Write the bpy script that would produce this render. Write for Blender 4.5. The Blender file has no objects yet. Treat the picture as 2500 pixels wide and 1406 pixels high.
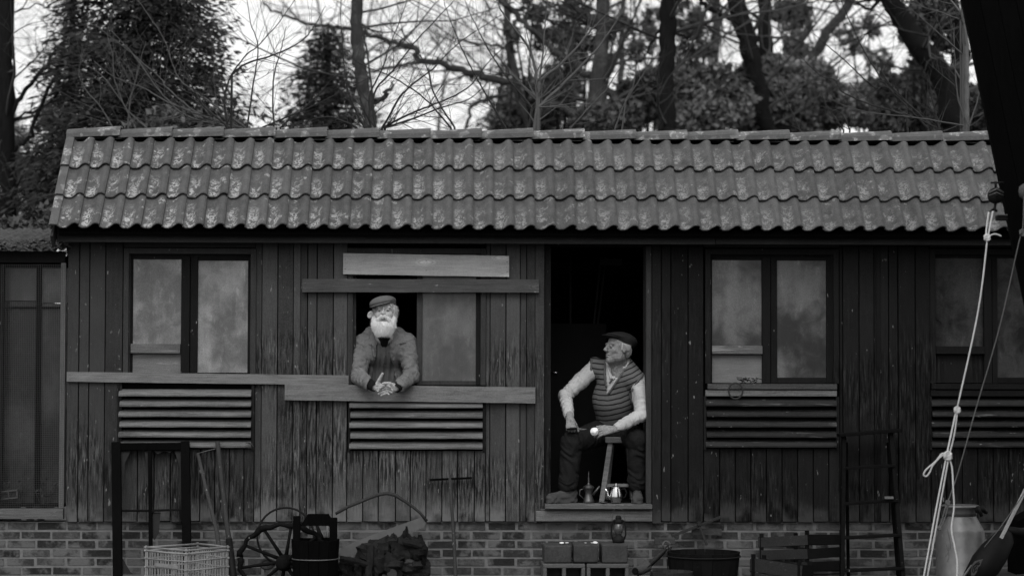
import bpy, math, random
import numpy as np
from mathutils import Vector, Matrix
from mathutils.bvhtree import BVHTree

S = bpy.context.scene
COL = S.collection
rnd = random.Random(7)
R = math.radians

# ------------------------------------------------------------------ camera
FPX = 5445.0
YAW, PITCH, ROLL = 0.024, 0.0358, 0.0025
fw = Vector((math.sin(YAW) * math.cos(PITCH), math.cos(YAW) * math.cos(PITCH), math.sin(PITCH))).normalized()
rt = fw.cross(Vector((0, 0, 1))).normalized()
up = rt.cross(fw).normalized()
cr, sr = math.cos(ROLL), math.sin(ROLL)
rt, up = rt * cr + up * sr, up * cr - rt * sr
CAM = Vector((0, 0, 2.29)) - fw * 16.5
cd = bpy.data.cameras.new('camera')
cd.sensor_width = 36.0
cd.lens = 36 * FPX / 2500
cd.clip_start = 0.1
cd.clip_end = 900
cd.dof.use_dof = True
cd.dof.focus_distance = 16.35
cd.dof.aperture_fstop = 1.7
cam = bpy.data.objects.new('camera', cd)
COL.objects.link(cam)
cam.matrix_world = Matrix(((rt.x, up.x, -fw.x, CAM.x), (rt.y, up.y, -fw.y, CAM.y), (rt.z, up.z, -fw.z, CAM.z), (0, 0, 0, 1)))
S.camera = cam

# ------------------------------------------------------------------ light (overcast, black and white film)
world = bpy.data.worlds.new("World")
S.world = world
world.use_nodes = True
wn, wl = world.node_tree.nodes, world.node_tree.links
wn.clear()
SUN_EL, SUN_AZ = R(48), R(-12)      # sun behind the clouds, over the photographer's left shoulder
sky = wn.new('ShaderNodeTexSky')
sky.sky_type = 'NISHITA'
sky.sun_disc = False
sky.sun_elevation = SUN_EL
sky.sun_rotation = R(180) + SUN_AZ
sky.air_density = 1.5
sky.dust_density = 6.0
bw = wn.new('ShaderNodeRGBToBW')
bg = wn.new('ShaderNodeBackground')
SKY_STRENGTH = 0.132
bg.inputs['Strength'].default_value = SKY_STRENGTH
mixr = wn.new('ShaderNodeMix')
mixr.data_type = 'FLOAT'
mixr.inputs[0].default_value = 0.62          # cloud cover evens the sky out
mixr.inputs[3].default_value = 8.2
wo = wn.new('ShaderNodeOutputWorld')
wl.new(sky.outputs[0], bw.inputs[0])
wl.new(bw.outputs[0], mixr.inputs[2])
wl.new(mixr.outputs[0], bg.inputs[0])
wl.new(bg.outputs[0], wo.inputs[0])
sd = bpy.data.lights.new('sun', 'SUN')
sd.energy = 0.8
sd.angle = R(35)
sd.color = (1, 1, 1)
sun = bpy.data.objects.new('sun', sd)
COL.objects.link(sun)
sdir = Vector((math.sin(SUN_AZ) * math.cos(SUN_EL), -math.cos(SUN_AZ) * math.cos(SUN_EL), math.sin(SUN_EL)))
sun.rotation_euler = (-sdir).to_track_quat('-Z', 'Y').to_euler()
sun.location = sdir * 60
S.view_settings.view_transform = 'Standard'
S.view_settings.look = 'None'
S.view_settings.gamma = 1.0
S.view_settings.exposure = 0.35
S.view_settings.use_curve_mapping = False

# ------------------------------------------------------------------ helpers
def at(px, py, y=0.0):
    """the world point at depth y that the photograph shows at (px, py)"""
    d = fw + rt * ((px - 1250) / FPX) + up * ((703 - py) / FPX)
    t = (y - CAM.y) / d.y
    return CAM + d * t

def X(px, py=900, y=0.0): return at(px, py, y).x
def Z(py, px=1250, y=0.0): return at(px, py, y).z

def V(*a): return Vector(a)

class MB:
    def __init__(s): s.v, s.f = [], []
    def box(s, c, size, M=None, taper=0.0):
        n = len(s.v)
        hx, hy, hz = size[0] / 2, size[1] / 2, size[2] / 2
        for k, (i, j, l) in enumerate(((-1, -1, -1), (1, -1, -1), (1, 1, -1), (-1, 1, -1), (-1, -1, 1), (1, -1, 1), (1, 1, 1), (-1, 1, 1))):
            q = 1 - taper if l > 0 else 1
            p = Vector((i * hx * q, j * hy * q, l * hz))
            if M is not None: p = M @ p
            s.v.append((p.x + c[0], p.y + c[1], p.z + c[2]))
        s.f += [(n, n + 3, n + 2, n + 1), (n + 4, n + 5, n + 6, n + 7), (n, n + 1, n + 5, n + 4), (n + 1, n + 2, n + 6, n + 5), (n + 2, n + 3, n + 7, n + 6), (n + 3, n, n + 4, n + 7)]
        return s
    def bb(s, x0, x1, y0, y1, z0, z1):
        return s.box(((x0 + x1) / 2, (y0 + y1) / 2, (z0 + z1) / 2), (abs(x1 - x0), abs(y1 - y0), abs(z1 - z0)))
    def bar(s, a, b, w, t, side=None):
        """rectangular bar from a to b, width w along `side`, thickness t"""
        a, b = Vector(a), Vector(b)
        d = b - a; L = d.length; d.normalize()
        sd_ = Vector(side) if side else (Vector((0, 1, 0)).cross(d) if abs(d.y) < .9 else Vector((1, 0, 0)))
        sd_ = (sd_ - d * sd_.dot(d)).normalized()
        n = d.cross(sd_)
        M = Matrix((sd_, n, d)).transposed()
        return s.box((a + b) / 2, (w, t, L), M)
    def tube(s, pts, rad, n=8, cap=True):
        pts = [Vector(p) for p in pts]
        if not hasattr(rad, '__len__'): rad = [rad] * len(pts)
        b = len(s.v)
        prev = None
        for i, p in enumerate(pts):
            d = (pts[min(i + 1, len(pts) - 1)] - pts[max(i - 1, 0)])
            if d.length < 1e-9: d = Vector((0, 0, 1))
            d.normalize()
            if prev is None:
                u = d.cross(Vector((0, 0, 1)) if abs(d.z) < .9 else Vector((1, 0, 0))).normalized()
            else:
                u = (prev - d * prev.dot(d)).normalized()
            prev = u
            w = d.cross(u)
            for k in range(n):
                a = 2 * math.pi * k / n
                q = p + (u * math.cos(a) + w * math.sin(a)) * rad[i]
                s.v.append((q.x, q.y, q.z))
        for i in range(len(pts) - 1):
            for k in range(n):
                k2 = (k + 1) % n
                s.f.append((b + i * n + k, b + i * n + k2, b + (i + 1) * n + k2, b + (i + 1) * n + k))
        if cap:
            s.f.append(tuple(b + k for k in range(n))[::-1])
            e = b + (len(pts) - 1) * n
            s.f.append(tuple(e + k for k in range(n)))
        return s
    def lathe(s, prof, c, n=24, M=None, cap=True):
        """prof: list of (radius, height); axis z"""
        b = len(s.v)
        for r_, h in prof:
            for k in range(n):
                a = 2 * math.pi * k / n
                p = Vector((r_ * math.cos(a), r_ * math.sin(a), h))
                if M is not None: p = M @ p
                s.v.append((p.x + c[0], p.y + c[1], p.z + c[2]))
        for i in range(len(prof) - 1):
            for k in range(n):
                k2 = (k + 1) % n
                s.f.append((b + i * n + k, b + i * n + k2, b + (i + 1) * n + k2, b + (i + 1) * n + k))
        if cap:
            s.f.append(tuple(b + k for k in range(n))[::-1])
            e = b + (len(prof) - 1) * n
            s.f.append(tuple(e + k for k in range(n)))
        return s
    def poly(s, pts, d):
        """extrude polygon pts (world) by vector d"""
        b = len(s.v); n = len(pts); d = Vector(d)
        for p in pts: s.v.append(tuple(p))
        for p in pts: s.v.append(tuple(Vector(p) + d))
        s.f.append(tuple(range(b, b + n)))
        s.f.append(tuple(range(b + 2 * n - 1, b + n - 1, -1)))
        for k in range(n):
            k2 = (k + 1) % n
            s.f.append((b + k2, b + k, b + n + k, b + n + k2))
        return s
    def build(s, name, m, parent=None, smooth=False, bevel=0.0, kind=None):
        me = bpy.data.meshes.new(name)
        me.from_pydata(s.v, [], s.f)
        me.update()
        o = link(name, me, m, parent, smooth)
        if bevel:
            bm_ = o.modifiers.new('bevel', 'BEVEL'); bm_.width = bevel; bm_.segments = 1; bm_.limit_method = 'ANGLE'
        if kind: o['kind'] = kind
        return o

def link(name, me, m, parent=None, smooth=False):
    if m is not None and not me.materials: me.materials.append(m)
    if smooth: me.polygons.foreach_set('use_smooth', [True] * len(me.polygons))
    o = bpy.data.objects.new(name, me)
    COL.objects.link(o)
    if parent is not None: adopt(o, parent)
    return o

def adopt(o, parent):
    o.parent = parent
    if parent.type == 'EMPTY':
        o.matrix_parent_inverse = Matrix.Translation(-parent.location)
    elif parent.location.length > 0 or parent.rotation_euler.to_matrix() != Matrix.Identity(3):
        o.matrix_parent_inverse = Matrix.LocRotScale(parent.location, parent.rotation_euler, None).inverted()

def npmesh(name, verts, faces, m, parent=None, smooth=False, kind=None):
    """numpy arrays: faces (N,3) or (N,4)"""
    me = bpy.data.meshes.new(name)
    k = faces.shape[1]
    me.vertices.add(len(verts)); me.vertices.foreach_set('co', np.asarray(verts, np.float32).ravel())
    me.loops.add(faces.size); me.loops.foreach_set('vertex_index', faces.astype(np.int32).ravel())
    me.polygons.add(len(faces))
    me.polygons.foreach_set('loop_start', (np.arange(len(faces)) * k).astype(np.int32))
    me.polygons.foreach_set('loop_total', np.full(len(faces), k, np.int32))
    me.update(calc_edges=True)
    o = link(name, me, m, parent, smooth)
    if kind: o['kind'] = kind
    return o

def thing(name, label, cat, loc=(0, 0, 0), group=None):
    o = bpy.data.objects.new(name, None)
    o.empty_display_size = .2
    COL.objects.link(o)
    o.location = loc
    return tag(o, label, cat, group)

def tag(o, label, cat, group=None):
    o['label'] = label; o['category'] = cat
    if group: o['group'] = group
    return o

# ------------------------------------------------------------------ materials (all neutral grey)
def nodes(name):
    m = bpy.data.materials.new(name)
    m.use_nodes = True
    t = m.node_tree
    return m, t.nodes, t.links, t.nodes['Principled BSDF']

class NT:
    """tiny node helper"""
    def __init__(s, name, rough=.8, spec=.3):
        s.m, s.n, s.l, s.b = nodes(name)
        s.b.inputs['Roughness'].default_value = rough
        s.b.inputs['Specular IOR Level'].default_value = spec
        g = s.n.new('ShaderNodeNewGeometry'); s.pos = g.outputs['Position']
        t = s.n.new('ShaderNodeTexCoord'); s.obj = t.outputs['Object']
        oi = s.n.new('ShaderNodeObjectInfo'); s.rand = oi.outputs['Random']
    def _in(s, sock, v):
        if hasattr(v, 'links'): s.l.new(v, sock)
        else: sock.default_value = v
    def scale(s, vec, xyz, off=None):
        mp = s.n.new('ShaderNodeMapping'); s.l.new(vec, mp.inputs[0]); mp.inputs['Scale'].default_value = xyz
        if off is not None: s.l.new(off, mp.inputs['Location'])
        return mp.outputs[0]
    def noise(s, vec, sc, det=4, rough=.6, dist=0):
        x = s.n.new('ShaderNodeTexNoise'); s.l.new(vec, x.inputs[0])
        x.inputs['Scale'].default_value = sc; x.inputs['Detail'].default_value = det
        x.inputs['Roughness'].default_value = rough; x.inputs['Distortion'].default_value = dist
        return x.outputs[0]
    def vor(s, vec, sc, feat='F1', rnd_=1.0):
        x = s.n.new('ShaderNodeTexVoronoi'); s.l.new(vec, x.inputs[0]); x.feature = feat
        x.inputs['Scale'].default_value = sc; x.inputs['Randomness'].default_value = rnd_
        return x.outputs['Distance']
    def ramp(s, v, a, b, lo=0., hi=1.):
        x = s.n.new('ShaderNodeMapRange'); x.interpolation_type = 'SMOOTHSTEP'
        s._in(x.inputs[0], v); x.inputs[1].default_value = a; x.inputs[2].default_value = b
        x.inputs[3].default_value = lo; x.inputs[4].default_value = hi
        return x.outputs[0]
    def math(s, op, a, b=0.0):
        x = s.n.new('ShaderNodeMath'); x.operation = op
        s._in(x.inputs[0], a); s._in(x.inputs[1], b)
        return x.outputs[0]
    def mix(s, f, a, b):
        x = s.n.new('ShaderNodeMix'); x.data_type = 'FLOAT'
        s._in(x.inputs[0], f); s._in(x.inputs[2], a); s._in(x.inputs[3], b)
        return x.outputs[0]
    def sep(s, vec, i):
        x = s.n.new('ShaderNodeSeparateXYZ'); s.l.new(vec, x.inputs[0]); return x.outputs[i]
    def comb(s, a, b, c):
        x = s.n.new('ShaderNodeCombineXYZ'); s._in(x.inputs[0], a); s._in(x.inputs[1], b); s._in(x.inputs[2], c); return x.outputs[0]
    def color(s, v):
        x = s.n.new('ShaderNodeCombineColor')
        for i in range(3): s.l.new(v, x.inputs[i])
        s.l.new(x.outputs[0], s.b.inputs['Base Color'])
    def bump(s, v, strength=.3, dist=.01):
        x = s.n.new('ShaderNodeBump'); s.l.new(v, x.inputs['Height']); x.inputs['Strength'].default_value = strength
        x.inputs['Distance'].default_value = dist; s.l.new(x.outputs[0], s.b.inputs['Normal'])
        return x

def simple(name, c, var=.35, sc=30, rough=.8, spec=.05, bump=.2, metallic=0., bd=.004, rvar=.25, det=5):
    t = NT(name, rough, spec)
    n1 = t.noise(t.pos, sc, det, .65)
    n2 = t.noise(t.pos, sc * .17, 2)
    v = t.math('ADD', t.math('MULTIPLY', t.math('SUBTRACT', n1, .5), var * 2.2), t.math('MULTIPLY', t.math('SUBTRACT', n2, .5), var * 1.6))
    rv = t.math('MULTIPLY', t.math('SUBTRACT', t.rand, .5), rvar)
    v = t.math('ADD', t.math('ADD', v, rv), 1.0)
    v = t.math('MAXIMUM', t.math('MULTIPLY', v, c), 0.001)
    t.color(v)
    if bump: t.bump(n1, bump, bd)
    t.b.inputs['Metallic'].default_value = metallic
    return t.m

def wood(name, c, axis='z', grain=.35, worn=0.0, worn_c=.2, rough=.85, rvar=.35, streak=0.0, knots=False, bump=.35, chips=0.02, zfade=None, foot=0):
    """weathered timber. grain runs along `axis`. streak: long dark/light flaking streaks of old paint, in patches of their own"""
    t = NT(name, rough, .02)
    lo = {'x': (1.6, 30, 30), 'y': (30, 1.6, 30), 'z': (30, 30, 1.6)}[axis]
    off = t.comb(t.math('MULTIPLY', t.rand, 37.), t.math('MULTIPLY', t.rand, 91.), t.math('MULTIPLY', t.rand, 13.))
    p = t.scale(t.pos, (1, 1, 1), off)
    pg = t.scale(p, lo)
    g = t.noise(pg, 2.2, 6, .7, .4)
    fine = t.noise(pg, 7.5, 3, .7)
    blot = t.noise(p, 3.0, 4, .6)
    speck = t.noise(p, 170, 2, .6)
    v = t.math('ADD', 1.0, t.math('MULTIPLY', t.math('SUBTRACT', g, .5), grain * 2.4))
    v = t.math('ADD', v, t.math('MULTIPLY', t.math('SUBTRACT', fine, .5), grain * 1.5))
    v = t.math('ADD', v, t.math('MULTIPLY', t.math('SUBTRACT', blot, .5), .7))
    v = t.math('ADD', v, t.math('MULTIPLY', t.math('SUBTRACT', speck, .5), 1.1))
    v = t.math('ADD', v, t.math('MULTIPLY', t.math('SUBTRACT', t.rand, .5), rvar))
    v = t.math('MULTIPLY', v, c)
    if streak:
        sp = t.scale(t.pos, {'z': (75, 75, 7.), 'x': (7., 75, 75)}.get(axis, (55, 5.5, 55)))
        st = t.noise(sp, 1.0, 3, .6, .3)
        area = t.noise(t.pos, 1.15, 3, .55)
        if zfade:
            zz = t.ramp(t.math('ADD', t.sep(t.pos, 2), t.math('MULTIPLY', t.noise(t.pos, 1.7, 2), .9)), zfade[0], zfade[1], 1., 0.)
            area = t.math('MULTIPLY', t.ramp(area, .40, .55), zz)
        else:
            area = t.ramp(area, .45, .6)
        dk = t.math('MULTIPLY', t.ramp(st, .50, .56), area)
        v = t.mix(t.math('MULTIPLY', dk, streak), v, t.math('MULTIPLY', v, .30))
        lt = t.math('MULTIPLY', t.ramp(st, .43, .36), area)
        v = t.mix(t.math('MULTIPLY', lt, streak * .8), v, t.math('ADD', t.math('MULTIPLY', v, 1.9), .014))
    if worn:
        wn_ = t.ramp(t.noise(t.scale(p, tuple(q * .5 + .6 for q in lo)), 1.3, 5, .75, .5), .62 - worn * .2, .72 - worn * .1)
        v = t.mix(wn_, v, worn_c)
    if chips:
        ch = t.ramp(t.noise(t.scale(p, tuple(max(q * .45, 5) for q in lo)), 3.5, 2, .5), .74 - chips, .77)
        v = t.mix(t.math('MULTIPLY', ch, .7), v, .24)
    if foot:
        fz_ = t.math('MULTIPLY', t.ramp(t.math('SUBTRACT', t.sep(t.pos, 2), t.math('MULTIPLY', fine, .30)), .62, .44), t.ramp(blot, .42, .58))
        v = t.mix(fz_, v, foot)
    if knots:
        kp = t.scale(p, {'x': (2.2, 7, 7), 'z': (7, 7, 2.2)}[axis])
        kd = t.vor(kp, 1.3)
        rings = t.math('MULTIPLY', t.math('ABSOLUTE', t.math('SINE', t.math('MULTIPLY', kd, 42.))), t.ramp(kd, .38, .12))
        v = t.mix(t.math('MULTIPLY', rings, .8), v, t.math('MULTIPLY', v, 1.9))
        v = t.mix(t.ramp(kd, .07, .04), v, t.math('MULTIPLY', v, .3))
    v = t.math('MAXIMUM', v, .0015)
    t.color(v)
    t.bump(t.math('ADD', g, t.math('MULTIPLY', fine, .6)), bump, .004)
    return t.m

M = {}
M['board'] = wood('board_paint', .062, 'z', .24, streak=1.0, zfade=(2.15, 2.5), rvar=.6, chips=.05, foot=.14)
M['board_left_shaded'] = wood('board_left_shade', .036, 'z', .26, streak=.9, zfade=(1.75, 2.2), rvar=.6, chips=.06, foot=.10)  # left wall: darker copy of the board colour, edge shade painted in
M['board_dark'] = wood('board_dark', .0155, 'z', .25, streak=.7, zfade=(2.0, 2.9), rvar=.4, chips=.03, foot=.045)  # on the right wall this darker board colour carries painted edge shade
M['trim'] = wood('trim_paint', .042, 'z', .3, rvar=.3, chips=.06)
M['trim_h'] = wood('trim_paint_h', .045, 'x', .3, rvar=.3, chips=.05)
M['sash'] = wood('sash_paint', .013, 'z', .3, rvar=.3, chips=.02)
M['fascia'] = wood('fascia_wood', .042, 'x', .2, rvar=.2, chips=0)
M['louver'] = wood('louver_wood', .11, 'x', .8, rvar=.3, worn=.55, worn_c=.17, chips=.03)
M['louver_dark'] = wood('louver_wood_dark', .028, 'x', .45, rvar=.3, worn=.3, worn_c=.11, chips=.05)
M['plank'] = wood('raw_plank', .32, 'x', .3, rvar=.1, knots=True, chips=0, bump=.15)
M['plank_dark'] = wood('old_plank', .07, 'x', .5, rvar=.2, knots=True, chips=.03)
M['plank_mid'] = wood('grey_plank', .14, 'x', .65, rvar=.3, worn=.2, worn_c=.17, chips=.0)
M['rail'] = wood('worn_rail', .10, 'x', .5, worn=.5, worn_c=.24, chips=.04)
M['panel'] = wood('worn_panel', .14, 'x', .25, worn=.3, worn_c=.26, chips=.02)
M['black_wood'] = wood('black_wood', .0032, 'z', .35, rvar=.3, chips=0, rough=.9)
M['dark_wood'] = wood('dark_wood', .008, 'z', .35, rvar=.3, chips=.02)
M['handle'] = wood('handle_wood', .04, 'z', .3, chips=.03)
M['crate'] = wood('crate_wood', .03, 'x', .3, chips=0, worn=.2, worn_c=.09)
M['crate_shaded'] = wood('crate_wood_shaded', .008, 'x', .3, chips=0)  # darker copy of the crate wood, shade put into the colour
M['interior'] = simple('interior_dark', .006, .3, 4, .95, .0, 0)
M['iron'] = simple('rusty_iron', .010, .6, 40, .7, .12, .4)
M['iron_light'] = simple('grey_iron', .07, .5, 50, .5, .5, .3)
M['concrete'] = simple('concrete_block', .045, .55, 60, .95, .2, .6)
M['concrete_light'] = simple('concrete_light', .08, .4, 60, .95, .2, .5)
M['shell'] = simple('eggshell', .7, .1, 60, .5, .3, 0)
M['black'] = simple('black_paint', .006, .4, 50, .6, .12, .2)
M['glass_dark'] = simple('lamp_glass', .06, .3, 20, .12, .5, 0)
M['rope'] = simple('white_rope', .6, .25, 300, .9, .2, .5)
M['rope_dark'] = simple('dark_rope', .13, .25, 300, .9, .2, .5)
M['wicker'] = simple('pale_slats', .19, .45, 50, .8, .3, .3, rvar=.4)
M['alu'] = simple('milk_can_metal', .15, .4, 14, .48, .3, .3, metallic=.6)
M['silver'] = simple('silver_pot', .62, .15, 20, .22, .5, 0, metallic=1.)
M['copper'] = simple('old_copper_pot', .085, .4, 20, .42, .5, .1, metallic=.8)
M['ground'] = simple('bare_earth', .05, .6, 3, .95, .1, .6, bd=.05)
M['log'] = simple('dark_logs', .013, .7, 22, .95, .15, .9, bd=.02, rvar=.9)
M['white_pole'] = wood('white_pole', .38, 'z', .15, chips=0)
M['mortar'] = simple('mortar', .16, .35, 35, .95, .1, .5)
M['moss'] = simple('mossy_thatch', .075, .8, 60, 1., .1, .9, bd=.02)
M['wire'] = simple('mesh_wire', .028, .2, 60, .5, .5, 0)

def brick_mat():
    t = NT('old_brick', .92, .06)
    n = t.noise(t.pos, 45, 5, .7); n2 = t.noise(t.pos, 5, 3)
    v = t.ramp(t.rand, 0., 1., .022, .058)
    v = t.math('MULTIPLY', v, t.math('ADD', .35, t.math('MULTIPLY', n, 1.3)))
    v = t.mix(t.ramp(t.math('ADD', n2, t.math('MULTIPLY', n, .25)), .56, .72), v, .105)
    t.color(v); t.bump(n, .7, .006)
    return t.m
M['brick'] = brick_mat()

def tile_mat():
    t = NT('lichen_tile', .9, .08)
    off = t.comb(t.math('MULTIPLY', t.rand, 53.), t.math('MULTIPLY', t.rand, 17.), t.math('MULTIPLY', t.rand, 71.))
    p = t.scale(t.obj, (1, 1, 1), off)
    base = t.noise(p, 200, 2, .7)
    b2 = t.noise(p, 14, 4, .6)
    v = t.math('ADD', t.math('MULTIPLY', t.math('SUBTRACT', base, .5), 1.7), t.math('MULTIPLY', t.math('SUBTRACT', b2, .5), .9))
    v = t.math('ADD', v, t.math('ADD', 1., t.math('MULTIPLY', t.math('SUBTRACT', t.rand, .5), .25)))
    v = t.math('MULTIPLY', v, .080)
    # lichen rings: warped cell distance, thin bright rims, mostly in the trough and low on the tile
    wp = t.n.new('ShaderNodeVectorMath'); wp.operation = 'MULTIPLY_ADD'
    nz = t.n.new('ShaderNodeTexNoise'); t.l.new(p, nz.inputs[0]); nz.inputs['Scale'].default_value = 60; nz.inputs['Detail'].default_value = 3
    t.l.new(nz.outputs['Color'], wp.inputs[0]); wp.inputs[1].default_value = (.035, .035, .035); t.l.new(p, wp.inputs[2])
    d = t.vor(wp.outputs[0], 21)
    ring = t.math('MULTIPLY', t.ramp(d, .20, .30), t.ramp(d, .46, .36))
    d2 = t.vor(wp.outputs[0], 40)
    ring2 = t.math('MULTIPLY', t.ramp(d2, .22, .32), t.ramp(d2, .5, .4))
    ring = t.math('MAXIMUM', ring, t.math('MULTIPLY', ring2, .8))
    patch = t.noise(p, 11, 2, .5)
    u = t.sep(t.obj, 0); w = t.sep(t.obj, 1)
    low = t.ramp(w, .30, .10)                    # object y runs up the tile
    mid = t.math('MULTIPLY', t.ramp(u, .005, .03), t.ramp(u, .11, .075))
    gx = t.ramp(t.sep(t.pos, 0), 1.0, -3.0, .35, 1.)
    area = t.math('MULTIPLY', t.math('MULTIPLY', low, mid), t.ramp(t.math('ADD', patch, t.math('MULTIPLY', t.rand, .12)), .42, .54))
    area = t.math('MAXIMUM', area, t.math('MULTIPLY', t.ramp(patch, .62, .68), .8))
    fleck = t.ramp(t.noise(p, 210, 2, .5), .60, .70)
    soft = t.ramp(t.noise(p, 95, 3, .7), .42, .62)
    body = t.math('MULTIPLY', t.math('MULTIPLY', area, soft), .16)
    v = t.mix(body, v, .23)
    v = t.mix(t.math('MULTIPLY', t.math('MULTIPLY', ring, area), t.math('ADD', .12, t.math('MULTIPLY', gx, .75))), v, .42)
    v = t.mix(t.math('MULTIPLY', fleck, t.math('ADD', .22, t.math('MULTIPLY', area, .6))), v, .38)
    t.color(v)
    t.bump(t.math('ADD', base, t.math('MULTIPLY', ring, t.math('MULTIPLY', area, .4))), .55, .004)
    return t.m
M['tile'] = tile_mat()

def back_pane():
    m, n, l, b = nodes('frosted_back_pane')
    tr = n.new('ShaderNodeBsdfTranslucent'); tr.inputs[0].default_value = (.16, .16, .16, 1)
    mx = n.new('ShaderNodeMixShader'); mx.inputs[0].default_value = .75
    b.inputs['Base Color'].default_value = (.06, .06, .06, 1)
    l.new(b.outputs[0], mx.inputs[1]); l.new(tr.outputs[0], mx.inputs[2]); l.new(mx.outputs[0], n['Material Output'].inputs[0])
    return m
M['back_pane'] = back_pane()
M['pen_post'] = wood('pen_post', .13, 'z', .4, chips=.04)

def ridge_mat():
    t = NT('lichen_ridge', .9, .08)
    off = t.comb(t.math('MULTIPLY', t.rand, 53.), t.math('MULTIPLY', t.rand, 17.), t.math('MULTIPLY', t.rand, 71.))
    p = t.scale(t.obj, (1, 1, 1), off)
    base = t.noise(p, 240, 3, .75); b2 = t.noise(p, 12, 4, .6)
    v = t.math('ADD', t.math('MULTIPLY', t.math('SUBTRACT', base, .5), .8), t.math('MULTIPLY', t.math('SUBTRACT', b2, .5), .8))
    v = t.math('MULTIPLY', t.math('ADD', v, 1.), .088)
    d = t.vor(p, 38)
    ring = t.math('MULTIPLY', t.ramp(d, .16, .26), t.ramp(d, .42, .34))
    area = t.ramp(t.noise(p, 8, 2), .54, .60)
    v = t.mix(t.math('MULTIPLY', area, .4), v, .26)
    v = t.mix(t.math('MULTIPLY', t.math('MULTIPLY', ring, area), t.ramp(t.noise(p, 120, 2), .40, .6)), v, .42)
    v = t.mix(t.math('MULTIPLY', t.ramp(t.noise(p, 190, 2), .62, .7), .4), v, .4)
    t.color(v); t.bump(base, .5, .004)
    return t.m
M['ridge'] = ridge_mat()

def pane_mat(name, c, rough=.3, sh=0., coat=.25, dark=.25):
    """old dusty glass: film of dust, with blotches and streaks painted for mottled reflections, slightly glossy"""
    t = NT(name, rough, .5)
    off = t.comb(t.math('MULTIPLY', t.rand, 9.), 0., t.math('MULTIPLY', t.rand, 5.))
    p = t.scale(t.pos, (1, 1, 1), off)
    g = t.noise(p, 150, 2, .7)
    b = t.noise(t.scale(p, (1.5, 1.5, 1.)), 1.7, 3, .5, .25)
    b2 = t.noise(t.scale(p, (14, 14, 2.)), 1.0, 3, .6)
    b3 = t.noise(p, 9, 4, .6, .8); b4 = t.noise(t.scale(p, (1, 1, .35)), 26, 3, .6)
    v = t.ramp(t.math('ADD', b, t.math('MULTIPLY', t.math('SUBTRACT', b3, .5), .35)), .36, .64, dark, 1.)  # blotches paint mottled reflections into the glass colour
    v = t.mix(t.ramp(b4, .60, .72), v, t.math('ADD', t.math('MULTIPLY', v, 1.35), .05))
    v = t.math('MULTIPLY', v, t.math('ADD', .55, t.math('MULTIPLY', b2, .85)))
    v = t.math('MULTIPLY', v, t.math('ADD', .35, t.math('MULTIPLY', g, 1.3)))
    v = t.math('MULTIPLY', v, c)
    t.color(v)
    return t.m
M['pane_a'] = pane_mat('dust_and_reflection_pale', .26, .28, dark=.36)
M['pane_b'] = pane_mat('dust_and_reflection_grey', .115, .3, dark=.5)
M['pane_c'] = pane_mat('dirt_and_reflection', .12, .28, dark=.16)
M['pane_d'] = pane_mat('dirt_and_reflection_dark', .05, .25, dark=.2)

# ------------------------------------------------------------------ ground
g = MB(); g.v = [(-300, -300, 0), (300, -300, 0), (300, 300, 0), (-300, 300, 0)]; g.f = [(0, 1, 2, 3)]
go = g.build('ground', M['ground']); go['kind'] = 'structure'

# ------------------------------------------------------------------ the cabin
cabin = thing('cabin', 'long dark timber cabin with lichen spotted tiled roof, louvred vents and an open doorway', 'cabin', (0, 0, .3))
ZB, ZT = Z(1273), Z(588)
XL, XR = X(163), X(2620)

def board(x0, x1, py0, py1, m='board', y=0.0, t=.02, name='wall_board', z0=None, z1=None, bev=.0025):
    za = Z(py1, (x0 + x1) / 2) if z0 is None else z0
    zb = Z(py0, (x0 + x1) / 2) if z1 is None else z1
    xa, xb = X(x0) + .0015, X(x1) - .0015
    b = MB().box(((xa + xb) / 2, y + t / 2, (za + zb) / 2), (xb - xa, t, zb - za))
    o = b.build(name, M[m], cabin, bevel=bev)
    return o

def boards(xs, py0=None, py1=None, m='board', skip=()):
    for i in range(len(xs) - 1):
        a, b = xs[i], xs[i + 1]
        narrow = (b - a) < 19
        y = (.010 if narrow else rnd.uniform(-.004, .004))
        gap = 1.3 if not narrow else 0
        board(a + gap * .5, b - gap * .5, py0, py1, m, y, z0=(ZB + rnd.uniform(-.006, .004)) if py1 is None else None, z1=ZT if py0 is None else None)

boards([163, 192, 217, 256, 299], m='board_left_shaded')
boards([299, 338, 378, 418, 458, 490, 526, 561, 597, 622], 1096, None, m='board_left_shaded')
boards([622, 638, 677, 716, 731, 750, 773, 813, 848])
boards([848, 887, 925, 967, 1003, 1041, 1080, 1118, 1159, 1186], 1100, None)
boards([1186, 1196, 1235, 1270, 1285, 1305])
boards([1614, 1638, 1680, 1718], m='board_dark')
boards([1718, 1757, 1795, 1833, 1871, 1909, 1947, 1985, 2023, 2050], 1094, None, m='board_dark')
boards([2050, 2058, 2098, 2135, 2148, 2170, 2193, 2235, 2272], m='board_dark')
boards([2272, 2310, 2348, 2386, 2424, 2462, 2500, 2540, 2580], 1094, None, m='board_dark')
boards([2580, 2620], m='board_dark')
# short boards over the windows
for a, b in ((299, 622), (1718, 2050), (2272, 2580)):
    board(a, b, 588, 604, 'fascia', .006, name='head_board')
# cover battens of the wall panels
board(716, 733, None, None, 'board', -.012, .012, 'cover_batten', z0=ZB, z1=ZT)
board(1288, 1306, None, None, 'board', -.010, .012, 'cover_batten', z0=ZB, z1=ZT)
board(2139, 2150, None, None, 'board_dark', -.010, .012, 'cover_batten', z0=ZB, z1=ZT)

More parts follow.
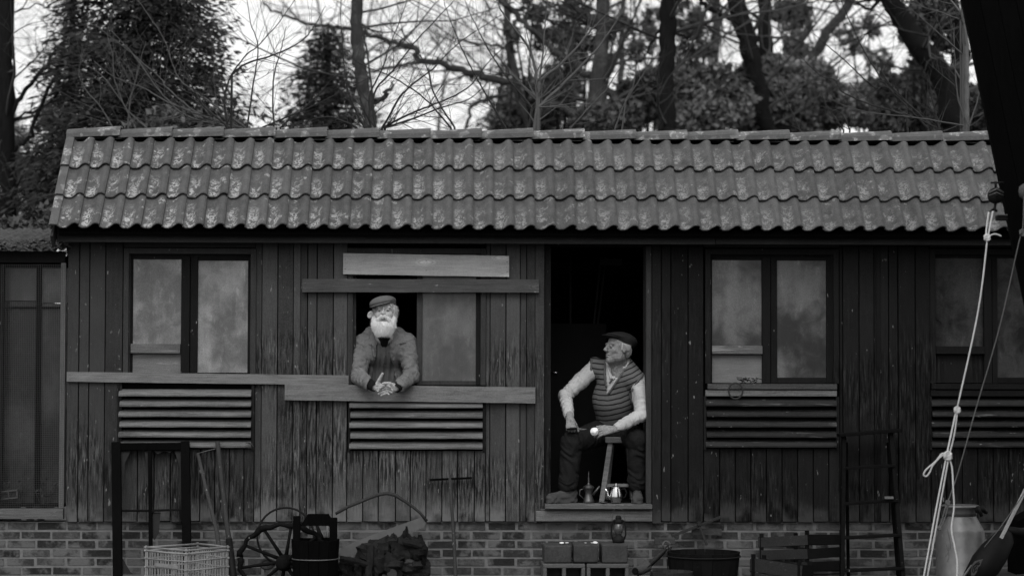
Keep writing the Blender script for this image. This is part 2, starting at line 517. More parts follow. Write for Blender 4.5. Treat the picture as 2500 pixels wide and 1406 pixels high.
# carcass behind the boards
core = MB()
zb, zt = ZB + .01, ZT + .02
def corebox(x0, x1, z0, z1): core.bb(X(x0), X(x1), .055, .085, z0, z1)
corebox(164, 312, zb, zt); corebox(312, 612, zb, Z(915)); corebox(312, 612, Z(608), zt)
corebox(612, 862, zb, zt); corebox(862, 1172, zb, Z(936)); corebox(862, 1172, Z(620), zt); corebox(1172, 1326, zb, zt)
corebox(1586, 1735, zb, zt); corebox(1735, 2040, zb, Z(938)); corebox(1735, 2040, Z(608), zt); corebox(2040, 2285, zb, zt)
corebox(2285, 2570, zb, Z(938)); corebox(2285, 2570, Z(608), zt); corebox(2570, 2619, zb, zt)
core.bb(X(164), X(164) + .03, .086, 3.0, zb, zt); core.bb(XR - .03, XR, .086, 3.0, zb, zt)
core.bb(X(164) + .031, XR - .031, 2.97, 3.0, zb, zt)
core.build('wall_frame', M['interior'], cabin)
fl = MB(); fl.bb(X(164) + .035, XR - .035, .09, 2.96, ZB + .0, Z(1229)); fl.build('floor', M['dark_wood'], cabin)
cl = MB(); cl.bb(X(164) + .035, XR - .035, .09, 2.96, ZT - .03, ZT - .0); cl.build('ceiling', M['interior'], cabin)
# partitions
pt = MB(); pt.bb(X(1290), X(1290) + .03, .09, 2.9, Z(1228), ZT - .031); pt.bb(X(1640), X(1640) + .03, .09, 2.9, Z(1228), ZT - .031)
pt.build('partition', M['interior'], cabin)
# inner door seen behind the seated man
idr = MB(); yy = 1.05
idr.bb(X(1338, 900, yy), X(1480, 900, yy), yy, yy + .04, Z(1222, 1400, yy), Z(790, 1400, yy))
ind = idr.build('inner_door', simple('inner_door_paint', .016, .2, 8, .8, .0, 0), cabin)
h = MB(); p = at(1345, 909, yy - .03); h.tube([p, p + V(.045, 0, 0), p + V(.05, .0, -.015)], [.006, .006, .005], 8)
h.build('door_handle', simple('handle_metal', .7, .1, 20, .25, .5, 0, metallic=1.), ind, smooth=True)
bx_ = MB(); p = at(1492, 640, .9); bx_.box(p, (.17, .05, .05)); bx_.build('shelf', simple('shelf_paint', .015, .3, 8, .8, .2, 0), cabin)

# --- windows
def fbox(parent, x0, x1, py0, py1, y0, y1, m, name):
    xm = (x0 + x1) / 2
    b = MB().bb(X(x0), X(x1), y0, y1, Z(py1, xm), Z(py0, xm))
    return b.build(name, M[m], parent, bevel=.002)

def pane(parent, x0, x1, py0, py1, y, m):
    return fbox(parent, x0, x1, py0, py1, y, y + .004, m, 'pane')

def window(x0, x1, top, bot, panes, trim='trim', sash='sash', label=None):
    """root part = outer trim boards; sub-parts sash pieces and panes"""
    xm = (x0 + x1) / 2
    b = MB()
    t = 13
    b.bb(X(x0), X(x0 + t), -.008, .03, Z(bot, xm), Z(top, xm)); b.bb(X(x1 - t), X(x1), -.008, .03, Z(bot, xm), Z(top, xm))
    b.bb(X(x0 + t), X(x1 - t), -.007, .03, Z(top + 14, xm), Z(top, xm))
    # deep lining of the opening
    b.bb(X(x0 + 4), X(x0 + t + 2), .031, .12, Z(bot, xm), Z(top + 2, xm)); b.bb(X(x1 - t - 2), X(x1 - 4), .031, .12, Z(bot, xm), Z(top + 2, xm))
    w = b.build('window', M[trim], cabin, bevel=.002)
    if label: w['label'] = label
    return w

def sash_frame(w, x0, x1, p0, p1, sw, y, m='sash'):
    """four members round a pane opening"""
    fbox(w, x0 - sw, x0, p0 - sw, p1 + sw, y, y + .03, m, 'sash_stile')
    fbox(w, x1, x1 + sw, p0 - sw, p1 + sw, y, y + .03, m, 'sash_stile')
    fbox(w, x0, x1, p0 - sw, p0, y + .001, y + .029, m, 'sash_rail')
    fbox(w, x0, x1, p1, p1 + sw, y + .001, y + .029, m, 'sash_rail')

# window beside the wire mesh pen
w = window(300, 624, 606, 912, None, label='pale dusty two pane window with worn rail and low panel')
fbox(w, 315, 608, 618, 626, .034, .07, 'sash', 'head_rail')
fbox(w, 313, 321, 626, 912, .036, .07, 'sash', 'sash_stile'); fbox(w, 440, 461, 626, 912, .022, .05, 'sash', 'sash_stile')
fbox(w, 462.5, 480, 626, 912, .030, .06, 'sash', 'sash_stile'); fbox(w, 603, 611, 626, 912, .036, .07, 'sash', 'sash_stile')
fbox(w, 321, 440, 626, 632, .037, .069, 'sash', 'sash_rail'); fbox(w, 480, 603, 626, 635, .037, .069, 'sash', 'sash_rail')
pane(w, 321, 440, 632, 840, .05, 'pane_a'); pane(w, 480, 603, 635, 910, .052, 'pane_a')
fbox(w, 318, 439, 839, 862, .006, .045, 'rail', 'worn_rail'); fbox(w, 321, 440, 863, 911, .048, .06, 'panel', 'low_panel')
# window of the bearded man: left half open
w = window(848, 1186, 606, 940, None, label='half open window, left leaf gone, right pane grey and dusty')
fbox(w, 863, 1170, 612, 619, .02, .05, 'sash', 'head_rail')
fbox(w, 1017, 1030, 619, 940, .022, .05, 'trim', 'sash_stile'); fbox(w, 1162, 1174, 619, 940, .030, .06, 'sash', 'sash_stile')
fbox(w, 1030, 1162, 930, 940, .026, .055, 'trim', 'sash_rail')
pane(w, 1030, 1162, 619, 930, .046, 'pane_b')
fbox(w, 863, 868, 619, 940, .03, .06, 'trim', 'stop_bead')
# window right of the door
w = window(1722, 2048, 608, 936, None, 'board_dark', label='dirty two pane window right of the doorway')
fbox(w, 1734, 2034, 621, 629, .034, .07, 'sash', 'head_rail')
fbox(w, 1732, 1740, 629, 936, .036, .07, 'sash', 'sash_stile'); fbox(w, 1862, 1882, 629, 936, .022, .05, 'sash', 'sash_stile')
fbox(w, 1883.5, 1899, 629, 936, .030, .06, 'sash', 'sash_stile'); fbox(w, 2020, 2034, 629, 936, .036, .07, 'sash', 'sash_stile')
fbox(w, 1740, 1862, 629, 634, .037, .069, 'sash', 'sash_rail'); fbox(w, 1899, 2020, 629, 635, .037, .069, 'sash', 'sash_rail')
fbox(w, 1899, 2020, 922, 936, .037, .069, 'sash', 'sash_rail')
pane(w, 1740, 1862, 634, 846, .05, 'pane_c'); pane(w, 1899, 2020, 635, 922, .052, 'pane_c')
fbox(w, 1739, 1862, 844, 864, .006, .045, 'rail', 'worn_rail'); fbox(w, 1740, 1862, 866, 935, .048, .06, 'panel', 'low_panel')
fbox(cabin, 1727, 2042, 937, 950, -.03, .04, 'plank_dark', 'window_sill'); fbox(cabin, 1722, 2042, 952.5, 967, -.02, .03, 'plank_mid', 'apron_board')
# rightmost window
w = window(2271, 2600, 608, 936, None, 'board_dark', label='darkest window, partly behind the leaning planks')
fbox(w, 2285, 2585, 621, 629, .034, .07, 'sash', 'head_rail')
fbox(w, 2283, 2287, 629, 936, .036, .07, 'sash', 'sash_stile'); fbox(w, 2405, 2424, 629, 936, .022, .05, 'sash', 'sash_stile')
fbox(w, 2425.5, 2438, 629, 936, .030, .06, 'sash', 'sash_stile'); fbox(w, 2562, 2580, 629, 936, .036, .07, 'sash', 'sash_stile')
pane(w, 2287, 2405, 629, 846, .05, 'pane_d'); pane(w, 2438, 2562, 629, 922, .052, 'pane_d')
fbox(w, 2438, 2562, 922, 936, .037, .069, 'sash', 'sash_rail')
fbox(w, 2286, 2405, 845, 864, .006, .045, 'sash', 'worn_rail'); fbox(w, 2287, 2405, 866, 935, .048, .06, 'board_dark', 'low_panel')
fbox(cabin, 2273, 2600, 937, 950, -.03, .04, 'sash', 'window_sill'); fbox(cabin, 2271, 2600, 952.5, 967, -.02, .03, 'sash', 'apron_board')

# --- louvred vents: slats lean out at the bottom
def louver(x0, x1, bottoms, top, m, closing):
    xm = (x0 + x1) / 2
    b = MB()
    b.bb(X(x0 + 2), X(x1 - 2), .048, .054, Z(bottoms[-1] + 2, xm), Z(top, xm))
    b.bb(X(x0 - 5), X(x0 + 1.5), -.012, .047, Z(bottoms[-1] + 8, xm), Z(top, xm))
    b.bb(X(x1 - 1.5), X(x1 + 6), -.012, .047, Z(bottoms[-1] + 8, xm), Z(top, xm))
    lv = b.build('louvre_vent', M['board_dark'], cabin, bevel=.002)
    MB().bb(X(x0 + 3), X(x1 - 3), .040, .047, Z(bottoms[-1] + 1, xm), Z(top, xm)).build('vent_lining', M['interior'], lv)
    for i, pb in enumerate(bottoms):
        zb_ = Z(pb, xm)
        a = MB()
        hh = .052
        n0 = 9
        xs_ = np.linspace(X(x0 + (1.5 if i % 2 else -1)), X(x1 - 1.5), n0)
        wob = [rnd.uniform(-.0016, .0016) for _ in xs_]
        for j, x_ in enumerate(xs_):
            y0, y1 = -.042 + wob[j], .026
            a.v += [(x_, y0, zb_ + wob[j]), (x_, y0 - .002, zb_ + .010 + wob[j]), (x_, y0 + .012, zb_ + .032), (x_, y1, zb_ + hh), (x_, y1 + .014, zb_ + hh), (x_, y0 + .018, zb_ + .004)]
        for j in range(n0 - 1):
            for k in range(6):
                k2 = (k + 1) % 6
                q = 6 * j
                a.f.append((q + k, q + 6 + k, q + 6 + k2, q + k2))
        a.f.append((0, 1, 2, 3, 4, 5)); q = 6 * (n0 - 1); a.f.append((q + 5, q + 4, q + 3, q + 2, q + 1, q))
        a.build('slat', M[m], lv)
    return lv
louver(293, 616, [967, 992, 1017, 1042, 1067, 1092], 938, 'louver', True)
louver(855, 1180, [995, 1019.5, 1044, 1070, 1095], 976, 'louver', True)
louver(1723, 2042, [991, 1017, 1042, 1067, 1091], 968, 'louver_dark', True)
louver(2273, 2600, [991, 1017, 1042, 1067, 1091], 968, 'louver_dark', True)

# --- boards nailed over the front
def plank(pl, pr, h, y, t, m, label=None):
    """pl, pr: pixel of left and right end of the top edge"""
    a, b = at(pl[0], pl[1], y), at(pr[0], pr[1], y)
    n = 13
    mb = MB()
    hz = h / 330.
    for i in range(n):
        q = a.lerp(b, i / (n - 1)); w0 = rnd.uniform(-.0012, .0012); w1 = rnd.uniform(-.0012, .0012)
        mb.v += [(q.x, y, q.z - hz + w0), (q.x, y, q.z + w1), (q.x, y + t, q.z + w1), (q.x, y + t, q.z - hz + w0)]
    for i in range(n - 1):
        for k in range(4):
            k2 = (k + 1) % 4; q = 4 * i
            mb.f.append((q + k, q + 4 + k, q + 4 + k2, q + k2))
    mb.f.append((0, 1, 2, 3)); q = 4 * (n - 1); mb.f.append((q + 3, q + 2, q + 1, q))
    o = mb.build('plank', M[m], cabin)
    if label: o['label'] = label
    # nail heads
    nb = MB()
    for f_ in (.012, .5, .988):
        for dz in (.3, .75):
            q = a.lerp(b, f_); nb.tube([(q.x, y - .003, q.z - hz * dz), (q.x, y + .004, q.z - hz * dz)], .004, 6)
    nb.build('nail', M['iron_light'], o)
    return o
plank((163, 907), (851, 916), 24, -.028, .026, 'plank_mid', 'long grey plank nailed under the left window')
plank((695, 937), (1307, 945), 39, -.052, .022, 'plank_mid', 'wide grey plank under the bearded man')
plank((838, 618), (1243, 625), 51, -.040, .02, 'plank', 'pale wide plank over the open window')
plank((738, 681), (1316, 682), 32, -.048, .026, 'plank_dark', 'dark knotty plank above the open window')

# --- door frame and threshold
fbox(cabin, 1306.5, 1328, 596, 1276, -.012, .03, 'board', 'door_casing')
fbox(cabin, 1328.5, 1345, 600, 1229, .035, .10, 'board_dark', 'door_jamb')
fbox(cabin, 1592, 1613, 596, 1277, -.014, .03, 'board_dark', 'door_casing')
fbox(cabin, 1578, 1591, 600, 1229, .012, .30, 'trim', 'door_jamb')
fbox(cabin, 1329, 1577, 590, 602, .02, .10, 'sash', 'door_head')
fbox(cabin, 1330, 1590, 1229, 1240, -.09, .088, 'rail', 'doorstep')
fbox(cabin, 1320, 1590, 1241, 1245.5, -.035, .06, 'plank_dark', 'threshold_strip')
fbox(cabin, 1309, 1591, 1246, 1271, -.045, .05, 'plank_mid', 'threshold_board')

# --- eaves board
def fascia(x0, x1, p0, p1, y, m):
    xm = (x0 + x1) / 2
    MB().bb(X(x0, 580, y), X(x1, 580, y), y, y + .02, Z(p1, xm, y), Z(p0, xm, y)).build('fascia_board', M[m], cabin, bevel=.002)
fascia(138, 1747, 548, 594, -.17, 'fascia'); fascia(1748, 2640, 550, 598, -.168, 'fascia')
sf = MB().bb(X(140), XR + .2, -.149, .03, Z(590), Z(584)); sf.build('soffit', M['fascia'], cabin)

# --- roof
EY, RY = -.30, .36                       # eave and ridge depth
PITCHX = .1500
eave = at(1250, 566, EY); top = at(1250, 351, RY)
sl = (top - eave); sl.x = 0
SL = sl.length; sl.normalize()
ang = math.atan2(sl.z, sl.y)
nrm = Vector((0, -math.sin(ang), math.cos(ang)))
EXPO = SL / 3.0
def tile_mesh(extra=.05):
    n = 16
    T = .013
    L = EXPO + extra
    prof = []
    for i in range(n + 1):
        u = i / n
        # trough left of centre, crest near the right edge, small roll down at the end
        if u < .16: h = .36 * (.5 + .5 * math.cos(math.pi * u / .16))
        elif u < .34: h = 0.
        elif u < .82: h = .5 - .5 * math.cos(math.pi * (u - .34) / .48)
        else: h = 1 - .40 * ((u - .82) / .18) ** 2
        h *= .047
        prof.append((u * (PITCHX + .006), h))
    rows = [0.0, .012, L * .35, L * .7, L]
    v, f = [], []
    for k, w_ in enumerate(rows):
        lift = .030 * (1 - w_ / L)
        rnd_ = -.004 if k == 0 else 0
        for x_, h_ in prof: v.append((x_, w_, h_ + lift + rnd_))
    m_ = n + 1
    for r_ in range(len(rows) - 1):
        for i in range(n): f.append((r_ * m_ + i, r_ * m_ + i + 1, (r_ + 1) * m_ + i + 1, (r_ + 1) * m_ + i))
    b = len(v)
    for x_, h_ in prof: v.append((x_, .004, h_ + .030 - T - .004))
    for i in range(n): f.append((b + i, b + i + 1, i + 1, i))
    c = len(v)
    for x_, h_ in prof: v.append((x_, L, h_ - T))
    for i in range(n): f.append((c + i, c + i + 1, b + i + 1, b + i))
    f.append((n, b + n, c + n, (len(rows) - 1) * m_ + n))     # right side
    f.append((0, (len(rows) - 1) * m_, c, b))
    me = bpy.data.meshes.new('roof_tile'); me.from_pydata(v, [], f); me.update()
    me.materials.append(M['tile'])
    me.polygons.foreach_set('use_smooth', [True] * len(me.polygons))
    return me, n
tme, tn = tile_mesh(); tme_top, tn = tile_mesh(.0)
tile_rot = Matrix(((1, 0, 0), (0, sl.y, nrm.y), (0, sl.z, nrm.z)))
x_left = at(141, 566, EY).x
NT_ = 51
bpy_tiles = []
for r_ in range(3):
    x_start = x_left
    for c in range(NT_):
        o = bpy.data.objects.new('roof_tile', tme_top if r_ == 2 else tme)
        COL.objects.link(o)
        base = Vector((x_start + c * PITCHX, eave.y, eave.z)) + sl * (EXPO * r_) + nrm * rnd.uniform(-.002, .003)
        rr = Matrix.Rotation(rnd.uniform(-.008, .008), 3, 'Z') @ Matrix.Rotation(rnd.uniform(-.006, .006), 3, 'X')
        o.matrix_world = Matrix.Translation(base + Vector((0, 0, 0)) + sl * rnd.uniform(-.003, .003)) @ (tile_rot @ rr).to_4x4()
        o.parent = cabin; o.matrix_parent_inverse = Matrix.Translation(-cabin.location)
        bpy_tiles.append(o)
# verge tiles: narrow edge caps down the left slope
for r_ in range(3):
    a = Vector((x_left - .055, eave.y, eave.z)) + sl * (EXPO * r_) + nrm * .020
    b = a + sl * (EXPO + .03)
    mb = MB()
    for p_, l_ in ((a, .022), (b, .0)):
        for dx, dn in ((0.0, -.045), (-.004, .012), (.012, .020), (.058, .016), (.060, .002), (.012, .004), (.012, -.045)):
            q = p_ + Vector((dx, 0, 0)) + nrm * (dn + l_); mb.v.append(tuple(q))
    for k in range(7):
        k2 = (k + 1) % 7; mb.f.append((k, k2, 7 + k2, 7 + k))
    mb.f.append(tuple(range(6, -1, -1))); mb.f.append(tuple(range(7, 14)))
    mb.build('verge_tile', M['ridge'], cabin)
# sarking under the tiles, rear slope
sk = MB()
a0 = Vector((x_left, eave.y + .02, eave.z)) - nrm * .03; a1 = a0 + sl * (SL + .06)
xr_ = x_left + NT_ * PITCHX
sk.poly([a0, Vector((xr_, a0.y, a0.z)), Vector((xr_, a1.y, a1.z)), a1], -nrm * .02)
sk.build('roof_boarding', M['interior'], cabin)
rs = MB(); q = a1 + V(0, .12, .02)
rs.poly([q, Vector((xr_, q.y, q.z)), Vector((xr_, 3.3, ZT - .25)), Vector((x_left, 3.3, ZT - .25))], V(0, .02, .03))
rs.build('rear_roof', M['tile'], cabin)
gbl = MB()
for gx in (X(166), XR - .06):
    gbl.poly([V(gx, .09, ZT), V(gx, 3.0, ZT), V(gx, a1.y + .1, a1.z - .06)], V(.03, 0, 0))
gbl.build('gable', M['board_dark'], cabin)
brg = MB(); brg.bar(a0 + V(-.045, 0, -.06), a1 + V(-.045, 0, -.06), .11, .02, side=tuple(nrm)); brg.build('barge_board', M['fascia'], cabin)

# ridge caps: each right end laps over the next
def ridge_mesh():
    L = .405; n = 10
    v, f = [], []
    for k, x_ in enumerate((0., L * .5, L)):
        s_ = .082 + .014 * k / 2
        lift = .012 * k / 2
        for inner in (0, 1):
            for i in range(n + 1):
                a = math.pi * i / n
                rr_ = s_ - (.014 if inner else 0)
                y_ = -math.cos(a) * rr_ * 1.15; z_ = (math.sin(a) ** .7) * rr_ * .84
                v.append((x_, y_, z_ + lift))
    m_ = 2 * (n + 1)
    for k in range(2):
        for i in range(n):
            f.append((k * m_ + i, k * m_ + i + 1, (k + 1) * m_ + i + 1, (k + 1) * m_ + i)[::-1])
            f.append((k * m_ + n + 1 + i, k * m_ + n + 2 + i, (k + 1) * m_ + n + 2 + i, (k + 1) * m_ + n + 1 + i))
        f.append((k * m_, k * m_ + n + 1, (k + 1) * m_ + n + 1, (k + 1) * m_))
    for e, sg in ((0, 1), (2 * m_, -1)):
        for i in range(n):
            q_ = (e + i, e + i + 1, e + n + 2 + i, e + n + 1 + i)
            f.append(q_ if sg > 0 else q_[::-1])
    me = bpy.data.meshes.new('ridge_tile'); me.from_pydata(v, [], f); me.update(); me.materials.append(M['ridge'])
    return me
rme = ridge_mesh()
rz = at(1250, 340, RY - .03)
x0r = at(163, 320, RY).x
RP = .3895
for i in range(20):
    o = bpy.data.objects.new('ridge_tile', rme); COL.objects.link(o)
    o.matrix_world = Matrix.Translation((x0r + i * RP, RY + .07, rz.z + rnd.uniform(-.003, .003))) @ Matrix.Rotation(R(rnd.uniform(-.4, .4)), 4, 'Y')
    o.parent = cabin; o.matrix_parent_inverse = Matrix.Translation(-cabin.location)

# ------------------------------------------------------------------ brick footing wall
bw_ = thing('brick_footing', 'low old brick wall with pale mortar under the timber cabin', 'brick wall', (0, .1, 0))
CH = .0655; NR = 8
ztop = Z(1273) - .004
mt_ = MB(); mt_.bb(-4.9, XR + .15, .0345, .20, ztop - NR * CH, ztop - .001); mt_.build('mortar_bed', M['mortar'], bw_)
ft = MB(); ft.bb(-4.9, XR + .15, .022, .22, -.05, ztop - NR * CH - .002); ft.build('footing_slab', M['concrete'], bw_)
bmes = []
for k in range(6):
    L = .205 + rnd.uniform(-.006, .006); mb = MB()
    mb.box((0, 0, 0), (L - .006, .10, .048))
    me = bpy.data.meshes.new('brick')
    vv = [(x_ + rnd.uniform(-.0025, .0025), y_ + rnd.uniform(-.002, .002), z_ + rnd.uniform(-.002, .002)) for x_, y_, z_ in mb.v]
    me.from_pydata(vv, [], mb.f); me.update(); me.materials.append(M['brick']); bmes.append(me)
nbr = 0
for r_ in range(NR):
    x_ = -3.92 - (.11 if r_ % 2 else 0) - rnd.uniform(0, .02)
    while x_ < 3.92 and nbr < 299:
        o = bpy.data.objects.new('brick', bmes[rnd.randrange(6)]); COL.objects.link(o)
        o.location = (x_ + .11, .080 + rnd.uniform(-.003, .001), ztop - (r_ + .5) * CH + rnd.uniform(-.002, .002))
        o.rotation_euler = (0, R(rnd.uniform(-.6, .6)), 0)
        o.parent = bw_; o.matrix_parent_inverse = Matrix.Translation(-bw_.location)
        x_ += .2205; nbr += 1

# ------------------------------------------------------------------ wire mesh pen on the left
pen = thing('mesh_pen', 'dark lean-to pen fronted with wire mesh and roofed with mossy sheets', 'animal pen', (-4.3, .3, .3))
def pb(x0, x1, p0, p1, y0, y1, m, name='frame_member', par=None):
    return fbox(par or pen, x0, x1, p0, p1, y0, y1, m, name)
pb(-330, 156, 613, 641, -.0, .04, 'sash', 'head_beam')
pb(146.5, 158, 642, 1240, .0, .035, 'pen_post', 'corner_post')
pb(-330, 158, 1241, 1266, -.015, .05, 'rail', 'bottom_rail')
pb(-330, -9, 642, 1240, .02, .05, 'black_wood', 'side_panel')
pb(-9, 4, 645, 1238, .012, .045, 'sash', 'post'); 
pb(-330, 156, 1232, 1238, .05, 1.55, 'dark_wood', 'floor')
pb(-330, 175, 1001, 1231, 1.56, 1.6, 'interior', 'back_wall'); pb(-330, 0, 600, 1001, 1.56, 1.6, 'interior', 'back_wall'); pb(1, 175, 600, 651, 1.56, 1.6, 'interior', 'back_wall')
# glazed inner screen behind the mesh
pb(2, 79, 652, 733, 0.15, .154, 'pane_b', 'pane'); pb(92, 172, 652, 738, 0.15, .154, 'pane_b', 'pane')
pb(79, 92, 645, 1235, 0.115, .149, 'black_wood', 'mullion'); pb(-9, 150, 747, 753, 0.12, .148, 'black_wood', 'glazing_bar')
pb(2, 79, 735, 1231, .150, .153, 'pane_d', 'reflection_pane'); pb(92, 172, 740, 1231, .150, .153, 'pane_d', 'reflection_pane')  # lower panes darker: reflection of trees painted into the glass colour
# wire mesh
wmx = MB()
x0_, x1_ = X(2), X(157); z0_, z1_ = Z(1262, 80), Z(645, 80)
k = 0; x_ = x0_
while x_ < x1_:
    wmx.box((x_, -.004, (z0_ + z1_) / 2), (.0016, .0016, z1_ - z0_)); x_ += .0135
z_ = z0_
while z_ < z1_:
    wmx.box(((x0_ + x1_) / 2, -.0065, z_), (x1_ - x0_, .0016, .0016)); z_ += .0135
wmx.build('wire_mesh', M['wire'], pen, kind='stuff')
# corrugated mossy roof edge
nx = 90
mb = MB(); xs_ = np.linspace(-4.9, X(163, 600, -.1), nx)
for i, x_ in enumerate(xs_):
    c_ = .012 * math.sin(x_ * 2 * math.pi / .078)
    for j, (yy_, zz) in enumerate(((-.12, 0), (-.12, .006), (.2, .05), (.9, .15), (1.7, .26))):
        mb.v.append((x_, yy_ + (rnd.uniform(-.01, .01) if j < 2 else 0), Z(609, 80, -.12) + zz + c_ ))
for i in range(nx - 1):
    for j in range(4):
        q = 5 * i + j; mb.f.append((q, q + 5, q + 6, q + 1))
mb.build('roof_sheet', M['moss'], pen, smooth=True)
mo = MB()
for i in range(420):
    x_ = rnd.uniform(-4.4, X(163, 600, -.1)); yy_ = rnd.uniform(-.12, .25)
    zz = Z(607, 80, -.12) + (yy_ + .12) * .13 + rnd.uniform(0, .035) + .012 * math.sin(x_ * 2 * math.pi / .078)
    s_ = rnd.uniform(.012, .035)
    mo.box((x_, yy_, zz), (s_ * 2.2, s_, s_ * .55), Matrix.Rotation(rnd.uniform(-.6, .6), 3, 'Y') @ Matrix.Rotation(rnd.uniform(0, 3), 3, 'Z') @ Matrix.Rotation(rnd.uniform(-.5, .5), 3, 'X'))
mo.build('moss_clumps', M['moss'], pen, kind='stuff')

def hollow_block(name, label, c, size, rotz=0, roty=0, m='concrete_light', group=None, holes=2):
    """block with cavities seen from the front"""
    w_, d_, h_ = size
    t = w_ * .09; mb = MB()
    mb.box((0, 0, h_ / 2 - t / 2), (w_, d_, t)); mb.box((0, 0, -h_ / 2 + t / 2), (w_, d_, t))
    for k in range(holes + 1):
        x_ = -w_ / 2 + t / 2 + k * (w_ - t) / holes
        mb.box((x_, 0, 0), (t, d_, h_ - 2 * t))
    mb.box((0, d_ * .3, 0), (w_ - 2 * t, d_ * .1, h_ - 2 * t))
    o = mb.build(name, M[m], None, bevel=.004)
    o.location = c; o.rotation_euler = (0, roty, rotz)
    return tag(o, label, 'concrete block', group)
c_ = at(22, 1207, .085)
hollow_block('hollow_block', 'small pale two hole block lying inside the wire mesh pen', c_, (.135, .045, .066), 0, R(-7))
# withered plants inside the pen
for k, (px_, py_) in enumerate(((10, 1172), (40, 1165), (108, 1170))):
    mb = MB()
    b0 = at(px_, 1229, .09)
    for s_ in range(9):
        a = rnd.uniform(0, 6.28); L = rnd.uniform(.10, .22)
        q = b0 + V(math.cos(a) * .03, math.sin(a) * .015, 0)
        e = q + V(math.cos(a) * L * .5, math.sin(a) * .02, L * .9)
        mb.tube([q, (q + e) / 2 + V(0, 0, .03), e], [.002, .0018, .001], 4)
        for l_ in range(3):
            c_ = q.lerp(e, .4 + .3 * l_); w_ = V(rnd.uniform(-1, 1), rnd.uniform(-1, 1), rnd.uniform(-.4, .6)).normalized() * .035
            u_ = V(rnd.uniform(-1, 1), rnd.uniform(-1, 1), .2).normalized() * .012
            mb.v += [tuple(c_), tuple(c_ + w_ * .5 + u_), tuple(c_ + w_), tuple(c_ + w_ * .5 - u_)]; n_ = len(mb.v); mb.f.append((n_ - 4, n_ - 3, n_ - 2, n_ - 1))
    o = mb.build('withered_plant', M['concrete'])
    tag(o, ['withered plant behind the mesh, straight above the small hollow block', 'withered plant behind the mesh, right of the hollow block', 'sparse withered plant near the right side of the mesh pen'][k], 'plant')

# ------------------------------------------------------------------ soft solid modeller for people
def A3(v): return np.array(tuple(v), np.float64)

